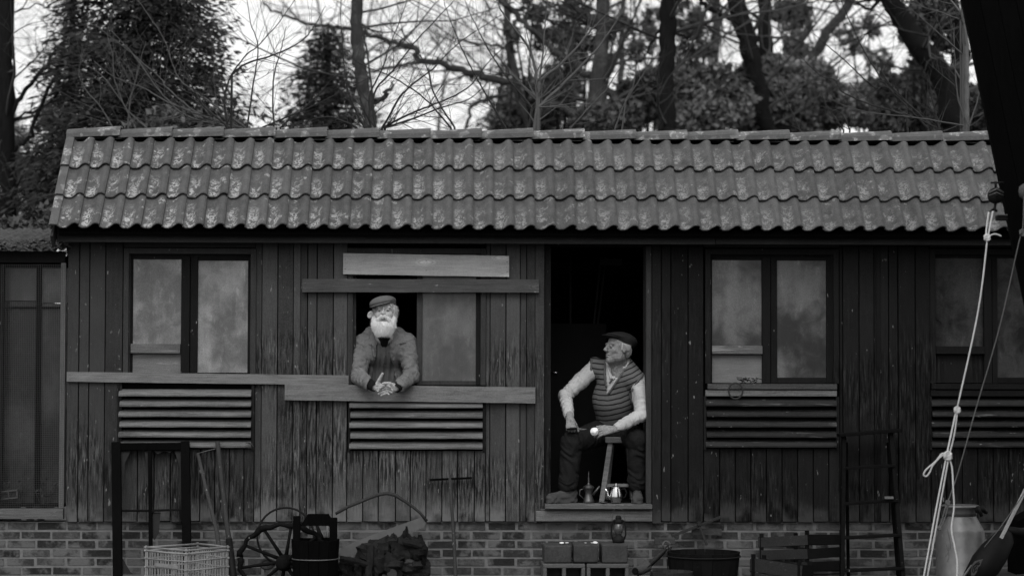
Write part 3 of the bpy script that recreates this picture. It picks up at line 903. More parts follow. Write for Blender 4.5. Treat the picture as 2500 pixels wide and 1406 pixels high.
class SDF:
    def __init__(s, lo, hi, h):
        s.lo, s.h = np.array(lo, np.float64), h
        s.n = np.ceil((np.array(hi) - s.lo) / h).astype(int) + 1
        s.f = np.full(s.n, 1.0, np.float32)
    def _sl(s, a, b):
        i0 = np.clip(np.floor((a - s.lo) / s.h).astype(int), 0, s.n - 1)
        i1 = np.clip(np.ceil((b - s.lo) / s.h).astype(int) + 1, 1, s.n)
        sl = tuple(slice(i0[k], i1[k]) for k in range(3))
        g = [((np.arange(i0[k], i1[k]) * s.h) + s.lo[k]).astype(np.float32) for k in range(3)]
        return sl, g[0][:, None, None], g[1][None, :, None], g[2][None, None, :]
    def op(s, sl, d, k, mode):
        a = s.f[sl]
        if mode == 'u':
            h = np.clip(.5 + .5 * (a - d) / k, 0, 1); s.f[sl] = a * (1 - h) + d * h - k * h * (1 - h)
        else:
            h = np.clip(.5 - .5 * (a + d) / k, 0, 1); s.f[sl] = a * (1 - h) - d * h + k * h * (1 - h)
    def cap(s, p, q, r1, r2, k=.02, mode='u', flat=None, wr=None):
        p, q = A3(p), A3(q); m = max(r1, r2) * (1 if flat is None else max(1, 1 / flat[1])) + k + 4 * s.h + (wr[0] if wr else 0)
        sl, x, y, z = s._sl(np.minimum(p, q) - m, np.maximum(p, q) + m)
        d = q - p; L2 = max(d @ d, 1e-9)
        px, py, pz = x - p[0], y - p[1], z - p[2]
        t = np.clip((px * d[0] + py * d[1] + pz * d[2]) / L2, 0, 1)
        ex, ey, ez = px - t * d[0], py - t * d[1], pz - t * d[2]
        if flat is not None:          # squash across the direction flat[0]
            fa = A3(flat[0]); dn = ex * fa[0] + ey * fa[1] + ez * fa[2]
            kx = (1 / flat[1] - 1)
            ex, ey, ez = ex + fa[0] * dn * kx, ey + fa[1] * dn * kx, ez + fa[2] * dn * kx
        D = np.sqrt(ex * ex + ey * ey + ez * ez)
        D = D - (r1 + (r2 - r1) * t)
        if wr:                         # cloth folds across the limb
            L = math.sqrt(L2)
            ph = t * L * 2 * math.pi / wr[1]
            D = D - wr[0] * np.sin(ph + 2.2 * np.sin(x * 41 + z * 23 + wr[2]) + 1.5 * np.sin(y * 37 - z * 31)) * (.35 + .65 * np.abs(np.sin(x * 19 + y * 23 + z * 17 + wr[2])))
        s.op(sl, D.astype(np.float32), k, mode)
    def ell(s, c, r, Rm=None, k=.02, mode='u'):
        c = A3(c); r = np.array(r, np.float64); m = r.max() + k + 4 * s.h
        sl, x, y, z = s._sl(c - m, c + m)
        px, py, pz = x - c[0], y - c[1], z - c[2]
        if Rm is not None:
            Rn = np.array(Rm.transposed())
            qx = Rn[0, 0] * px + Rn[0, 1] * py + Rn[0, 2] * pz
            qy = Rn[1, 0] * px + Rn[1, 1] * py + Rn[1, 2] * pz
            qz = Rn[2, 0] * px + Rn[2, 1] * py + Rn[2, 2] * pz
            px, py, pz = qx, qy, qz
        k0 = np.sqrt((px / r[0]) ** 2 + (py / r[1]) ** 2 + (pz / r[2]) ** 2)
        k1 = np.sqrt((px / r[0] ** 2) ** 2 + (py / r[1] ** 2) ** 2 + (pz / r[2] ** 2) ** 2) + 1e-6
        s.op(sl, (k0 * (k0 - 1) / k1).astype(np.float32), k, mode)
    def cut(s, fn, lo=None, hi=None, k=.004):
        """remove where fn(x,y,z) < 0"""
        sl, x, y, z = s._sl(s.lo if lo is None else A3(lo), (s.lo + s.n * s.h) if hi is None else A3(hi))
        s.op(sl, fn(x, y, z).astype(np.float32), k, 's')
    def ripple(s, fn):
        sl, x, y, z = s._sl(s.lo, s.lo + s.n * s.h)
        near = np.abs(s.f) < .05
        w = fn(x, y, z) + 0 * s.f
        s.f[near] += w[near].astype(np.float32)
    def mesh(s):
        f = s.f; ins = f < 0
        c = np.zeros(np.array(f.shape) - 1, np.uint8)
        sh = [(i, j, k) for i in (0, 1) for j in (0, 1) for k in (0, 1)]
        nx, ny, nz = c.shape
        for i, j, k in sh: c += ins[i:i + nx, j:j + ny, k:k + nz]
        idx = np.argwhere((c > 0) & (c < 8))
        cid = np.full(c.shape, -1, np.int32); cid[tuple(idx.T)] = np.arange(len(idx))
        acc = np.zeros((len(idx), 3)); cnt = np.zeros(len(idx))
        for a in sh:
            for ax in range(3):
                if a[ax]: continue
                b = list(a); b[ax] = 1
                fa = f[idx[:, 0] + a[0], idx[:, 1] + a[1], idx[:, 2] + a[2]]
                fb = f[idx[:, 0] + b[0], idx[:, 1] + b[1], idx[:, 2] + b[2]]
                m = (fa < 0) != (fb < 0)
                t = np.zeros(len(idx)); t[m] = fa[m] / (fa[m] - fb[m])
                p = np.array(a, float)[None, :].repeat(len(idx), 0); p[:, ax] += t
                acc[m] += p[m]; cnt[m] += 1
        v = (acc / cnt[:, None] + idx) * s.h + s.lo
        quads = []
        for ax in range(3):
            o1, o2 = (ax + 1) % 3, (ax + 2) % 3
            sa = [slice(1, -1)] * 3; sb = [slice(1, -1)] * 3
            sa[ax] = slice(0, -1); sb[ax] = slice(1, None)
            A_, B_ = ins[tuple(sa)], ins[tuple(sb)]
            e = np.argwhere(A_ != B_); flip = A_[tuple(e.T)]
            e = e + 1; e[:, ax] -= 1
            def cell(d1, d2):
                q = e.copy(); q[:, o1] += d1; q[:, o2] += d2
                return cid[tuple(q.T)]
            q4 = np.stack([cell(-1, -1), cell(0, -1), cell(0, 0), cell(-1, 0)], 1)
            q4[~flip] = q4[~flip][:, ::-1]
            quads.append(q4)
        return v, np.concatenate(quads)
    def build(s, name, m, parent, smooth=True):
        v, q = s.mesh()
        o = npmesh(name, v, q, m, parent, smooth)
        return o

def bvh_of(o):
    me = o.data
    return BVHTree.FromPolygons([v.co.copy() for v in me.vertices], [tuple(p.vertices) for p in me.polygons])

def drape(bvh, px, py, off=.004, default_y=0.):
    """point on a body surface as seen at (px, py), pushed out a little"""
    d = (at(px, py, 0) - CAM).normalized()
    hit = bvh.ray_cast(CAM, d)
    if hit[0] is None: return at(px, py, default_y)
    return hit[0] - d * off

def frame(fwd, upv=(0, 0, 1)):
    f_ = Vector(fwd).normalized(); r_ = f_.cross(Vector(upv)).normalized(); u_ = r_.cross(f_)
    return Matrix((r_, f_, u_)).transposed()      # columns: right, forward, up

def face(s, C, F, neck_to, beard=False, old=True):
    """head with cranium, jaw, brow, nose, sockets, lips, ears, neck; C centre between the ears at eye level"""
    P = lambda x, y, z: C + F @ Vector((x, y, z))
    s.ell(P(0, -.012, .038), (.075, .095, .080), F, .03)
    s.ell(P(0, .020, -.040), (.060, .066, .075), F, .03)
    s.ell(P(0, .060, -.100), (.028, .026, .022), F, .03)
    for q in (-1, 1):
        s.ell(P(q * .046, .010, -.070), (.018, .035, .026), F, .03)
        s.ell(P(q * .042, .058, -.028), (.024, .018, .016), F, .022)
    s.cap(P(-.046, .078, .020), P(.046, .078, .020), .009, .009, .014)
    s.cap(P(0, .086, .012), P(0, .110, -.028), .0095, .0125, .012)
    for q in (-1, 1): s.ell(P(q * .013, .098, -.034), (.009, .012, .0075), F, .007)
    for q in (-1, 1):
        s.ell(P(q * .031, .100, .003), (.021, .015, .014), F, .018, 's')
        s.ell(P(q * .031, .078, .001), (.0125, .0125, .0120), F, .003)
        for sg, rr in ((1, .0018),):
            a_, b_, c_ = P(q * .031 - .0145, .0830, 0), P(q * .031, .0895, sg * .0085), P(q * .031 + .0145, .0830, 0)
            s.cap(a_, b_, rr, rr, .003); s.cap(b_, c_, rr, rr, .003)
        s.cap(P(q * .031 - .011, .088, -.0175), P(q * .031 + .012, .086, -.0150), .0016, .0016, .005, 's')  # bag
        s.cap(P(q * .016, .098, -.036), P(q * .036, .080, -.066), .003, .003, .010, 's')               # nose to mouth fold
        s.ell(P(q * .0065, .112, -.040), (.004, .005, .004), F, .003, 's')
    s.ell(P(0, .084, -.061), (.024, .012, .0055), F, .006)
    s.ell(P(0, .083, -.075), (.021, .012, .006), F, .006)
    s.cap(P(-.023, .097, -.068), P(.023, .097, -.068), .0025, .0025, .003, 's')
    for q in (-1, 1):
        s.ell(P(q * .079, -.008, -.004), (.009, .017, .030), F @ Matrix.Rotation(q * .35, 3, 'Z') @ Matrix.Rotation(-.15, 3, 'X'), .008)
        s.ell(P(q * .088, -.002, .002), (.007, .009, .016), F @ Matrix.Rotation(q * .35, 3, 'Z'), .005, 's')
    s.cap(P(0, -.015, -.050), Vector(neck_to), .052, .060, .04)
    if old:
        for q in (-1, 1):
            s.cap(P(q * .012, .070, -.108), Vector(neck_to) + F @ Vector((q * .018, .05, .0)), .007, .007, .012)

def hand(s, W, F, curl, thumb, spread=.06, sc=1.0, side=1, thumb_curl=.3):
    """W wrist; F columns: across (towards the thumb when side=1), along the fingers, out of the back of the hand.
    curl: per finger (first, middle, last joint) bend in radians; thumb: direction in F space"""
    P = lambda x, y, z: W + F @ (Vector((x * side, y, z)) * sc)
    s.cap(P(0, -.03, 0), P(0, .015, 0), .027 * sc, .028 * sc, .01, flat=(F @ Vector((0, 0, 1)), .72))
    for x_ in (-.026, -.009, .009, .026):
        s.cap(P(x_ * .6, .012, 0), P(x_, .078, 0), .0145 * sc, .0125 * sc, .010)
    roots = [.029, .010, -.010, -.028]; lens = [(.040, .026, .020), (.044, .029, .021), (.041, .027, .020), (.032, .021, .018)]; rads = [.0098, .0102, .0096, .0085]
    for i in range(4):
        a = 0.; q = Vector((roots[i], .080, 0.)); sp = roots[i] * spread * 30
        c_ = curl[i]; r_ = rads[i]
        s.ell(P(q.x, q.y, .004), (.0115 * sc,) * 3, None, .006)
        for j in range(3):
            a += c_[j]
            d = Vector((math.sin(sp * .1), math.cos(a), -math.sin(a)))
            e = q + d * lens[i][j]
            s.cap(P(*q), P(*e), r_ * sc * (1 - .06 * j), r_ * sc * (.93 - .08 * j), .0025)
            q = e
    t = Vector(thumb).normalized(); q = Vector((.022, .022, -.006)); e = q + t * .040
    s.cap(P(*q), P(*e), .0155 * sc, .0125 * sc, .010)
    t2 = (t + Vector((-thumb_curl, .55 * abs(thumb_curl) + .1, -.1))).normalized(); e2 = e + t2 * .032
    s.cap(P(*e), P(*e2), .0122 * sc, .0108 * sc, .004)
    t3 = (t2 + Vector((-thumb_curl * .5, .1, 0))).normalized()
    s.cap(P(*e2), P(*(e2 + t3 * .022)), .0108 * sc, .0092 * sc, .003)

def fuzz(name, o, m, parent, n, L, dirv, spread=.5, w=.0012, mask=None, seed=1, kind=None, curlv=0.3):
    """short hair strands (thin bent blades) over a surface"""
    rg = np.random.default_rng(seed)
    me = o.data
    nv = len(me.vertices)
    co = np.empty(nv * 3); me.vertices.foreach_get('co', co); co = co.reshape(-1, 3)
    no = np.empty(nv * 3); me.vertices.foreach_get('normal', no); no = no.reshape(-1, 3)
    idx = np.arange(nv)
    if mask is not None: idx = idx[mask(co[:, 0], co[:, 1], co[:, 2])]
    pick = rg.choice(idx, n)
    p = co[pick] + rg.normal(0, .0015, (n, 3)); nn = no[pick]
    d = nn * .6 + np.array(dirv)[None, :] + rg.normal(0, spread, (n, 3)); d /= np.linalg.norm(d, axis=1)[:, None]
    s_ = np.cross(d, rg.normal(0, 1, (n, 3))); s_ /= np.linalg.norm(s_, axis=1)[:, None]
    ln = L * rg.uniform(.5, 1.2, (n, 1)); b = np.array(dirv)[None, :] * curlv + rg.normal(0, .25, (n, 3))
    a0 = p - s_ * w; a1 = p + s_ * w; mid = p + d * ln * .5; tip = p + d * ln + b * ln * .5
    v = np.stack([a0, a1, mid + s_ * w * .8, mid - s_ * w * .8, tip], 1).reshape(-1, 3)
    base = (np.arange(n) * 5)[:, None]
    f = np.concatenate([base + np.array([0, 1, 2]), base + np.array([0, 2, 3]), base + np.array([3, 2, 4])])
    r_ = npmesh(name, v, f, m, parent)
    return r_

def cloth(name, c, sc=60, weave=0., rough=.95, fold=.25, fd=.012, blot=.5, fs=14):
    t = NT(name, rough, .05)
    n1 = t.noise(t.pos, 420, 2, .6); n2 = t.noise(t.pos, 9, 4, .6); n3 = t.noise(t.pos, fs, 3, .55, 1.2)
    v = t.math('ADD', 1., t.math('ADD', t.math('MULTIPLY', t.math('SUBTRACT', n1, .5), .5), t.math('MULTIPLY', t.math('SUBTRACT', n2, .5), blot)))
    v = t.math('MULTIPLY', v, c)
    t.color(v)
    t.bump(t.math('ADD', n3, t.math('MULTIPLY', n1, .12)), fold, fd)
    return t.m
def skin(name, c):
    t = NT(name, .6, .35)
    n1 = t.noise(t.pos, 120, 4, .7); n2 = t.noise(t.pos, 52, 3, .6)
    v = t.math('ADD', 1., t.math('ADD', t.math('MULTIPLY', t.math('SUBTRACT', n1, .5), .55), t.math('MULTIPLY', t.math('SUBTRACT', n2, .5), 1.3)))
    t.color(t.math('MULTIPLY', v, c)); t.bump(t.math('ADD', n1, t.math('MULTIPLY', n2, 2.5)), .8, .005)
    return t.m
M['skin'] = skin('weathered_skin', .40)
M['skin2'] = skin('tanned_skin', .23)
M['beard'] = simple('white_beard', .74, .22, 60, .9, .2, .25, rvar=0)
M['hair'] = simple('grey_hair', .42, .35, 90, .9, .2, .3, rvar=0)
M['jacket'] = cloth('canvas_jacket', .155, fold=.9, fd=.02, blot=.9, fs=19)
M['waist'] = cloth('waistcoat_cloth', .10, fold=.5, fd=.015)
M['dark_cloth'] = cloth('dark_cloth', .012)
M['shirt'] = cloth('pale_shirt', .46, fold=.8, fd=.020, blot=.6, fs=13)
M['trouser'] = cloth('dark_trousers', .015, fold=.6, fd=.02)
M['boot'] = cloth('dusty_boots', .06, blot=1.4)
M['cap_dark'] = cloth('dark_wool_cap', .024)
M['white_veg'] = simple('peeled_flesh', .85, .05, 30, .5, .4, 0)
M['eye'] = simple('eye_white_shaded', .13, .1, 60, .2, .5, 0)  # darkened so the eyes read as shadowed
M['iris'] = simple('dark_iris', .02, .1, 60, .2, .5, 0)
def tweed(name, c):
    t = NT(name, .95, .15)
    n1 = t.noise(t.pos, 300, 2, .7)
    s1 = t.math('SINE', t.math('MULTIPLY', t.sep(t.pos, 0), 620.)); s2 = t.math('SINE', t.math('MULTIPLY', t.sep(t.pos, 2), 620.))
    v = t.math('ADD', 1., t.math('ADD', t.math('MULTIPLY', t.math('MULTIPLY', s1, s2), .2), t.math('MULTIPLY', t.math('SUBTRACT', n1, .5), 1.0)))
    t.color(t.math('MULTIPLY', v, c)); t.bump(n1, .5, .003)
    return t.m
M['tweed'] = tweed('tweed_cap', .12)
def knit():
    """horizontal bands: grey wool with thin dark lines, drooping a little with the cloth"""
    t = NT('striped_knit', .95, .15)
    x_, y_, z_ = (t.sep(t.pos, i) for i in range(3))
    xr = t.math('SUBTRACT', x_, X(1492))
    sag = t.math('MULTIPLY', t.math('MULTIPLY', xr, xr), 1.15)
    tilt = t.math('MULTIPLY', xr, -.10)
    wob = t.math('MULTIPLY', t.noise(t.pos, 9, 2), .018)
    zz = t.math('ADD', t.math('SUBTRACT', z_, sag), t.math('ADD', tilt, wob))
    fr = t.math('FRACT', t.math('MULTIPLY', zz, 1 / .0385))
    line = t.math('MULTIPLY', t.ramp(fr, .0, .12), t.ramp(fr, .40, .26))
    n1 = t.noise(t.pos, 260, 2, .7)
    v = t.mix(line, .125, .014)
    v = t.math('MULTIPLY', v, t.math('ADD', .62, t.math('MULTIPLY', n1, .76)))
    t.color(v); t.bump(t.math('ADD', n1, t.math('MULTIPLY', line, -.6)), .6, .004)
    return t.m
M['knit'] = knit()
M['knit_band'] = cloth('knit_band', .105)

def eyes(C, F, parent, look=(0, 0)):
    for q in (-1, 1):
        c_ = C + F @ Vector((q * .031, .0785, .000))
        mb = MB()
        mb.lathe([(.0001, -.0118), (.006, -.0102), (.0102, -.006), (.0118, 0), (.0102, .006), (.006, .0102), (.0001, .0118)], c_, 12, cap=False)
        e = mb.build('eye', M['eye'], parent, smooth=True)
        d = (F @ Vector((look[0], 1, look[1]))).normalized()
        mb = MB(); mb.tube([c_ + d * .008, c_ + d * .0124], [.0050, .0044], 10); mb.build('iris', M['iris'], e)

# ================================================================== the bearded man leaning out of the window
p1 = thing('person', 'white bearded man in tweed cap and canvas jacket leaning out of the window', 'person', (X(937), .15, Z(960)))
F1 = frame((-.06, -1, .20))
C1 = at(936.5, 757, -.135) - F1 @ Vector((0, .08, 0))
neck1 = at(938, 822, .02)
lo, hi = (X(845), -.36, Z(1000)), (X(1032), .45, Z(705))
sk = SDF(lo, hi, .0036)
face(sk, C1, F1, neck1)
# torso core and arms inside the clothes
sk.cap(neck1 + V(0, .03, 0), at(937, 950, .26), .06, .08, .04, flat=((0, 1, 0), .7))
shL, shR = at(886, 838, .10), at(996, 836, .10)
elL, elR = at(876, 920, -.02), at(1004, 918, -.02)
wrL, wrR = at(909, 942, -.19), at(972, 944, -.19)
sk.cap(at(905, 838, .12), at(970, 838, .12), .045, .045, .03)
for a, b, c_ in ((shL, elL, wrL), (shR, elR, wrR)):
    sk.cap(a, b, .045, .038, .02); sk.cap(b, c_, .038, .026, .015)
# hands: fingers point at each other, tips touching; left thumb stands up
FL = frame((.93, -.30, -.20), (0.10, -.10, .99)); FL = Matrix((FL @ Vector((0, 0, 1)), FL @ Vector((0, 1, 0)), FL @ Vector((-1, 0, 0)))).transposed()
hand(sk, wrL + V(.015, -.015, -.004), FL, [(.50, .35, .2), (.15, .5, .3), (.15, .45, .3), (.2, .5, .3)], (.90, .25, -.1), side=1, thumb_curl=-.12, sc=.98)
FR = frame((-.93, -.30, -.22), (-.10, -.10, .99)); FR = Matrix((FR @ Vector((0, 0, 1)), FR @ Vector((0, 1, 0)), FR @ Vector((1, 0, 0)))).transposed()
hand(sk, wrR + V(-.012, -.015, -.004), FR, [(.45, .45, .25), (.2, .5, .3), (.15, .45, .3), (.2, .5, .3)], (.55, .80, -.25), side=1, thumb_curl=.25, sc=.98)
b1 = sk.build('body', M['skin'], p1)
eyes(C1, F1, p1, (0, .12))
# beard
bs = SDF(A3(C1) - .17, A3(C1) + .15, .003)
P = lambda x, y, z: C1 + F1 @ Vector((x, y, z))
for q in (-1, 1):
    bs.cap(P(q * .066, .020, -.045), P(q * .052, .050, -.105), .018, .034, .02)
    bs.cap(P(q * .006, .109, -.048), P(q * .040, .085, -.068), .0085, .010, .008)
bs.ell(P(0, .055, -.115), (.066, .048, .042), F1, .02)
bs.ell(P(0, .045, -.155), (.060, .048, .040), F1, .03)
bs.ell(P(0, .118, -.070), (.019, .024, .0055), F1, .004, 's')
bs.ell(P(0, .10, -.035), (.022, .028, .012), F1, .004, 's')
bs.ripple(lambda x, y, z: .0035 * np.sin(x * 330 + 3 * np.sin(z * 60)) * np.sin(z * 110 + 2 * np.sin(x * 90)))
be = bs.build('beard', M['beard'], p1)
fuzz('beard_strands', be, M['beard'], be, 16000, .017, (0, -.10, -1.0), .38, .0005, seed=3, curlv=.35)
mo_ = MB(); mo_.box(P(0, .104, -.0700), (.034, .012, .0085), F1); mo_.build('mouth', M['iris'], p1)
# hair at the sides and back
hs = SDF(A3(C1) - .15, A3(C1) + .13, .003)
for q, w_ in ((-1, 1.3), (1, .75)):
    hs.ell(P(q * .070, -.012, .015), (.016 * w_, .045, .044), F1, .012)
    hs.ell(P(q * .070, .004, -.030), (.012 * w_, .024, .030), F1, .012)
hs.ell(P(0, -.055, -.02), (.07, .05, .06), F1, .02)
hs.ell(P(.079, .0, -.006), (.022, .020, .026), F1, .006, 's')
hr = hs.build('hair', M['hair'], p1)
fuzz('hair_strands', hr, M['hair'], hr, 7000, .020, (0, .1, -.9), .35, .0005, seed=4, curlv=.3)
# ear standing clear on the viewer's left
es_ = SDF(A3(C1) - .17, A3(C1) + .1, .0025)
es_.ell(P(.103, -.004, -.016), (.024, .012, .030), F1 @ Matrix.Rotation(-.45, 3, 'Y'), .004)
es_.ell(P(.101, .010, -.012), (.012, .010, .018), F1 @ Matrix.Rotation(-.45, 3, 'Y'), .004, 's')
es_.build('ear', M['skin'], p1)
# eyebrows
for q in (-1, 1):
    mb = MB(); mb.tube([P(q * .014, .088, .021), P(q * .032, .085, .027), P(q * .050, .070, .022)], [.004, .0045, .003], 6)
    e = mb.build('eyebrow', M['hair'], p1, smooth=True)
# cap
FC = F1 @ Matrix.Rotation(R(-14), 3, 'Z') @ Matrix.Rotation(R(11), 3, 'Y') @ Matrix.Rotation(R(-5), 3, 'X')
cs = SDF(A3(C1) - .16, A3(C1) + .20, .003)
Q = lambda x, y, z: C1 + FC @ Vector((x, y, z))
cs.ell(Q(0, -.020, .082), (.094, .112, .042), FC, .02)
cs.ell(Q(0, .040, .070), (.086, .062, .028), FC, .03)
cs.ell(Q(0, -.02, .052), (.084, .100, .026), FC, .02)
cs.ell(Q(0, -.01, .010), (.079, .098, .045), FC, .01, 's')
cp = cs.build('cap', M['tweed'], p1)
br = SDF(A3(C1) - .13, A3(C1) + .16, .0025)
br.ell(Q(0, .078, .048), (.082, .056, .0075), FC @ Matrix.Rotation(R(-10), 3, 'X'), .004)
br.build('peak', M['tweed'], cp)
# jacket
js = SDF(lo, hi, .0048)
def jack(s, off):
    s.cap(at(903, 838, .12), at(971, 836, .12), .068 + off, .070 + off, .03, wr=(.002, .06, 0))
    s.cap(at(937, 850, .10), at(938, 960, .24), .118 + off, .155 + off, .05, flat=((0, 1, 0), .78))
    s.ell(at(937, 860, .10), (.17 + off, .12 + off, .10), None, .05)
    s.ell(at(938, 935, .20), (.185 + off, .13 + off, .16), None, .05)
jack(js, 0)
for a, b, c_, ph in ((shL, elL, wrL, 0.), (shR, elR, wrR, 2.4)):
    js.cap(a, a.lerp(b, .5), .072, .064, .03, wr=(.002, .055, ph))
    js.cap(a.lerp(b, .45), b, .063, .058, .02, wr=(.0048, .045, ph + 1))
    js.cap(b, b.lerp(c_, .86), .057, .048, .012, wr=(.003, .05, ph + 2))
    js.cap(b.lerp(c_, .8), b.lerp(c_, .90), .051, .053, .006)
    js.cap(b.lerp(c_, .93), c_.lerp(b, -.25), .036, .036, .003, 's')
js.ell(at(905, 812, .12), (.05, .06, .045), None, .03); js.ell(at(970, 812, .12), (.05, .06, .045), None, .03)
# neck opening and the open front (a wedge)
js.cap(at(937, 800, -.02), at(937, 838, .05), .052, .040, .012, 's')
xa, za = X(938), Z(842)
def front(x, y, z):
    t = np.clip((za - z) / .36, 0, 1)
    w_ = .040 + .075 * t + .006 * np.sin(z * 45)
    inside = np.maximum(np.abs(x - (xa - .008)) - w_, y - .13)
    return np.maximum(inside, z - (za + .04))
js.cut(front, k=.006)
js.cut(lambda x, y, z: np.maximum(np.maximum(z - Z(940), y - .3), -(y - .035)) + 0 * x, k=.01)
js.ripple(lambda x, y, z: .0035 * np.sin(x * 46 + z * 38 + 2.5 * np.sin(z * 31 + y * 20)) * np.sin(z * 27 - x * 33 + 1.3) + .0015 * np.sin(x * 120 + z * 90 + 3 * np.sin(y * 60 + z * 50)))
j1 = js.build('jacket', M['jacket'], p1)
# waistcoat with long vertical folds
ws = SDF(lo, hi, .0055)
jack(ws, -.022)
ws.cap(at(937, 812, -.05), at(938, 842, -.05), .055, .014, .01, 's')
ws.cut(lambda x, y, z: np.maximum(np.maximum(z - Z(946), y - .3), -(y - .05)) + 0 * x, k=.01)
ws.ripple(lambda x, y, z: .0055 * np.sin((x - xa) * 150 + 1.6 * np.sin(z * 13)) * (y < .1))
w1 = ws.build('waistcoat', M['waist'], p1)
# dark jersey at the throat, dark cuffs
ts = SDF(lo, hi, .004)
ts.cap(at(938, 824, -.0), at(938, 845, .02), .050, .020, .01)
ts.build('jersey', M['dark_cloth'], p1)
for b, c_ in ((elL, wrL), (elR, wrR)):
    cf = SDF(A3(c_) - .13, A3(c_) + .13, .003)
    cf.cap(b.lerp(c_, .78), c_.lerp(b, -.10), .040, .034, .004); cf.cap(b.lerp(c_, 1.08), b.lerp(c_, 1.4), .024, .024, .003, 's')
    cf.build('cuff', M['dark_cloth'], p1)
# lapels, seams, buttons
bj = bvh_of(j1); bwst = bvh_of(w1)
def flap(name, pts, m, par, bvh, off=.006, t=.005):
    ps = [drape(bvh, px_, py_, off) for px_, py_ in pts]
    c_ = sum(ps, Vector()) / len(ps)
    mb = MB(); n = len(ps)
    d = V(0, -t, 0)
    for p_ in ps: mb.v.append(tuple(p_))
    for p_ in ps: mb.v.append(tuple(p_ + d))
    mb.v.append(tuple(c_ + d * 1.6))
    for k in range(n):
        k2 = (k + 1) % n
        mb.f.append((k, k2, n + k2, n + k)); mb.f.append((n + k, n + k2, 2 * n))
    return mb.build(name, M[m], par)
flap('lapel', [(964, 803), (985, 822), (992, 836), (980, 836), (976, 840), (969, 860), (961, 882), (957, 850), (956, 825)], 'jacket', j1, bj)
flap('lapel', [(908, 806), (903, 826), (899, 838), (906, 842), (908, 860), (913, 878), (915, 850), (915, 828)], 'jacket', j1, bj)
def cord(name, pts, r_, m, par, bvh, off=.002):
    ps = []
    for i in range(len(pts) - 1):
        for k in range(5):
            f_ = k / 5; ps.append((pts[i][0] * (1 - f_) + pts[i + 1][0] * f_, pts[i][1] * (1 - f_) + pts[i + 1][1] * f_))
    ps.append(pts[-1])
    mb = MB(); mb.tube([drape(bvh, a, b, off) for a, b in ps], r_, 5); return mb.build(name, M[m], par, smooth=True)
cord('seam', [(884, 842), (893, 856), (895, 880), (891, 905)], .0013, 'waist', j1, bj, 0)
cord('seam', [(992, 842), (986, 860), (983, 885), (980, 905)], .0013, 'waist', j1, bj, 0)
cord('placket', [(941, 862), (936, 885), (934, 915), (935, 938)], .003, 'waist', w1, bwst)
for px_, py_ in ((941, 870), (938, 892), (937, 914)):
    c_ = drape(bwst, px_, py_, .003); mb = MB(); mb.tube([c_ + V(0, .002, 0), c_ + V(0, -.003, 0)], [.006, .0055], 10); mb.build('button', M['iris'], w1)

# ================================================================== the seated man peeling something in the doorway
p2 = thing('person', 'seated man in dark cap, striped vest and pale shirt looking aside in the doorway', 'person', (X(1500), .3, Z(1229)))
F2 = frame((-.90, -.46, .15))
C2 = at(1509, 850, .20)
neck2 = at(1512, 905, .27)
sL, sR = at(1452, 898, .34), at(1560, 930, .20)
eL, eR = at(1380, 966, .24), at(1567, 1012, .06)
wL, wR = at(1390, 1018, .06), at(1503, 1046, -.02)
kL, kR = at(1396, 1080, .10), at(1553, 1072, .10)
hL, hR = at(1478, 1052, .42), at(1525, 1054, .42)
aL, aR = at(1386, 1190, .10), at(1556, 1190, .14)
lo2, hi2 = (X(1330), -.20, Z(1232)), (X(1588), .62, Z(800))
s2 = SDF((X(1350), -.20, Z(1110)), hi2, .0038)
face(s2, C2, F2, neck2)
s2.cap(neck2, at(1500, 1040, .42), .08, .11, .05, flat=((0, 1, 0), .75))
s2.cap(at(1470, 905, .32), at(1545, 928, .22), .05, .05, .04)
for a, b, c_ in ((sL, eL, wL), (sR, eR, wR)):
    s2.cap(a, b, .044, .037, .02); s2.cap(b, c_, .036, .025, .015)
for a, b in ((hL, kL), (hR, kR)): s2.cap(a, b, .060, .045, .03)
# knife hand: fist lying on the knee, back of the hand to the viewer
FH = frame((.06, -.42, -.90), (0, -.9, .42))          # fingers down, back towards the camera
hand(s2, wL + V(.003, -.030, -.004), FH, [(1.1, 1.3, .7), (1.2, 1.3, .7), (1.25, 1.3, .7), (1.3, 1.3, .7)], (.55, .75, -.55), sc=.95, side=-1, thumb_curl=.1)
# hand with the peeled thing: fingers pointing left, thumb on top
FK = frame((-.96, -.22, -.16), (-.1, -.85, .45))
FK = Matrix((-(FK @ Vector((1, 0, 0))), FK @ Vector((0, 1, 0)), FK @ Vector((0, 0, 1)))).transposed()
hand(s2, wR + V(-.018, -.010, -.004), FK, [(.15, .45, .4), (.25, .45, .4), (.35, .5, .4), (.45, .5, .4)], (.45, .90, -.12), sc=.98, side=-1 if (FK @ Vector((1, 0, 0))).z < 0 else 1, thumb_curl=.15)
b2_ = s2.build('body', M['skin2'], p2)
eyes(C2, F2, p2, (0, 0))
P2 = lambda x, y, z: C2 + F2 @ Vector((x, y, z))
# short grey hair
h2 = SDF(A3(C2) - .14, A3(C2) + .12, .003)
for q in (-1, 1):
    h2.ell(P2(q * .069, -.030, .018), (.010, .040, .036), F2, .01); h2.cap(P2(q * .074, .010, .03), P2(q * .075, .012, -.012), .006, .004, .008)
h2.ell(P2(0, -.062, -.012), (.062, .044, .052), F2, .02)
h2_ = h2.build('hair', M['hair'], p2)
fuzz('hair_strands', h2_, M['hair'], h2_, 4000, .008, (0, -.2, -.8), .35, .0005, seed=8)
for q in (-1, 1):
    mb = MB(); mb.tube([P2(q * .012, .090, .020), P2(q * .032, .085, .026), P2(q * .050, .068, .020)], [.002, .0022, .0015], 6)
    mb.build('eyebrow', M['hair'], p2, smooth=True)
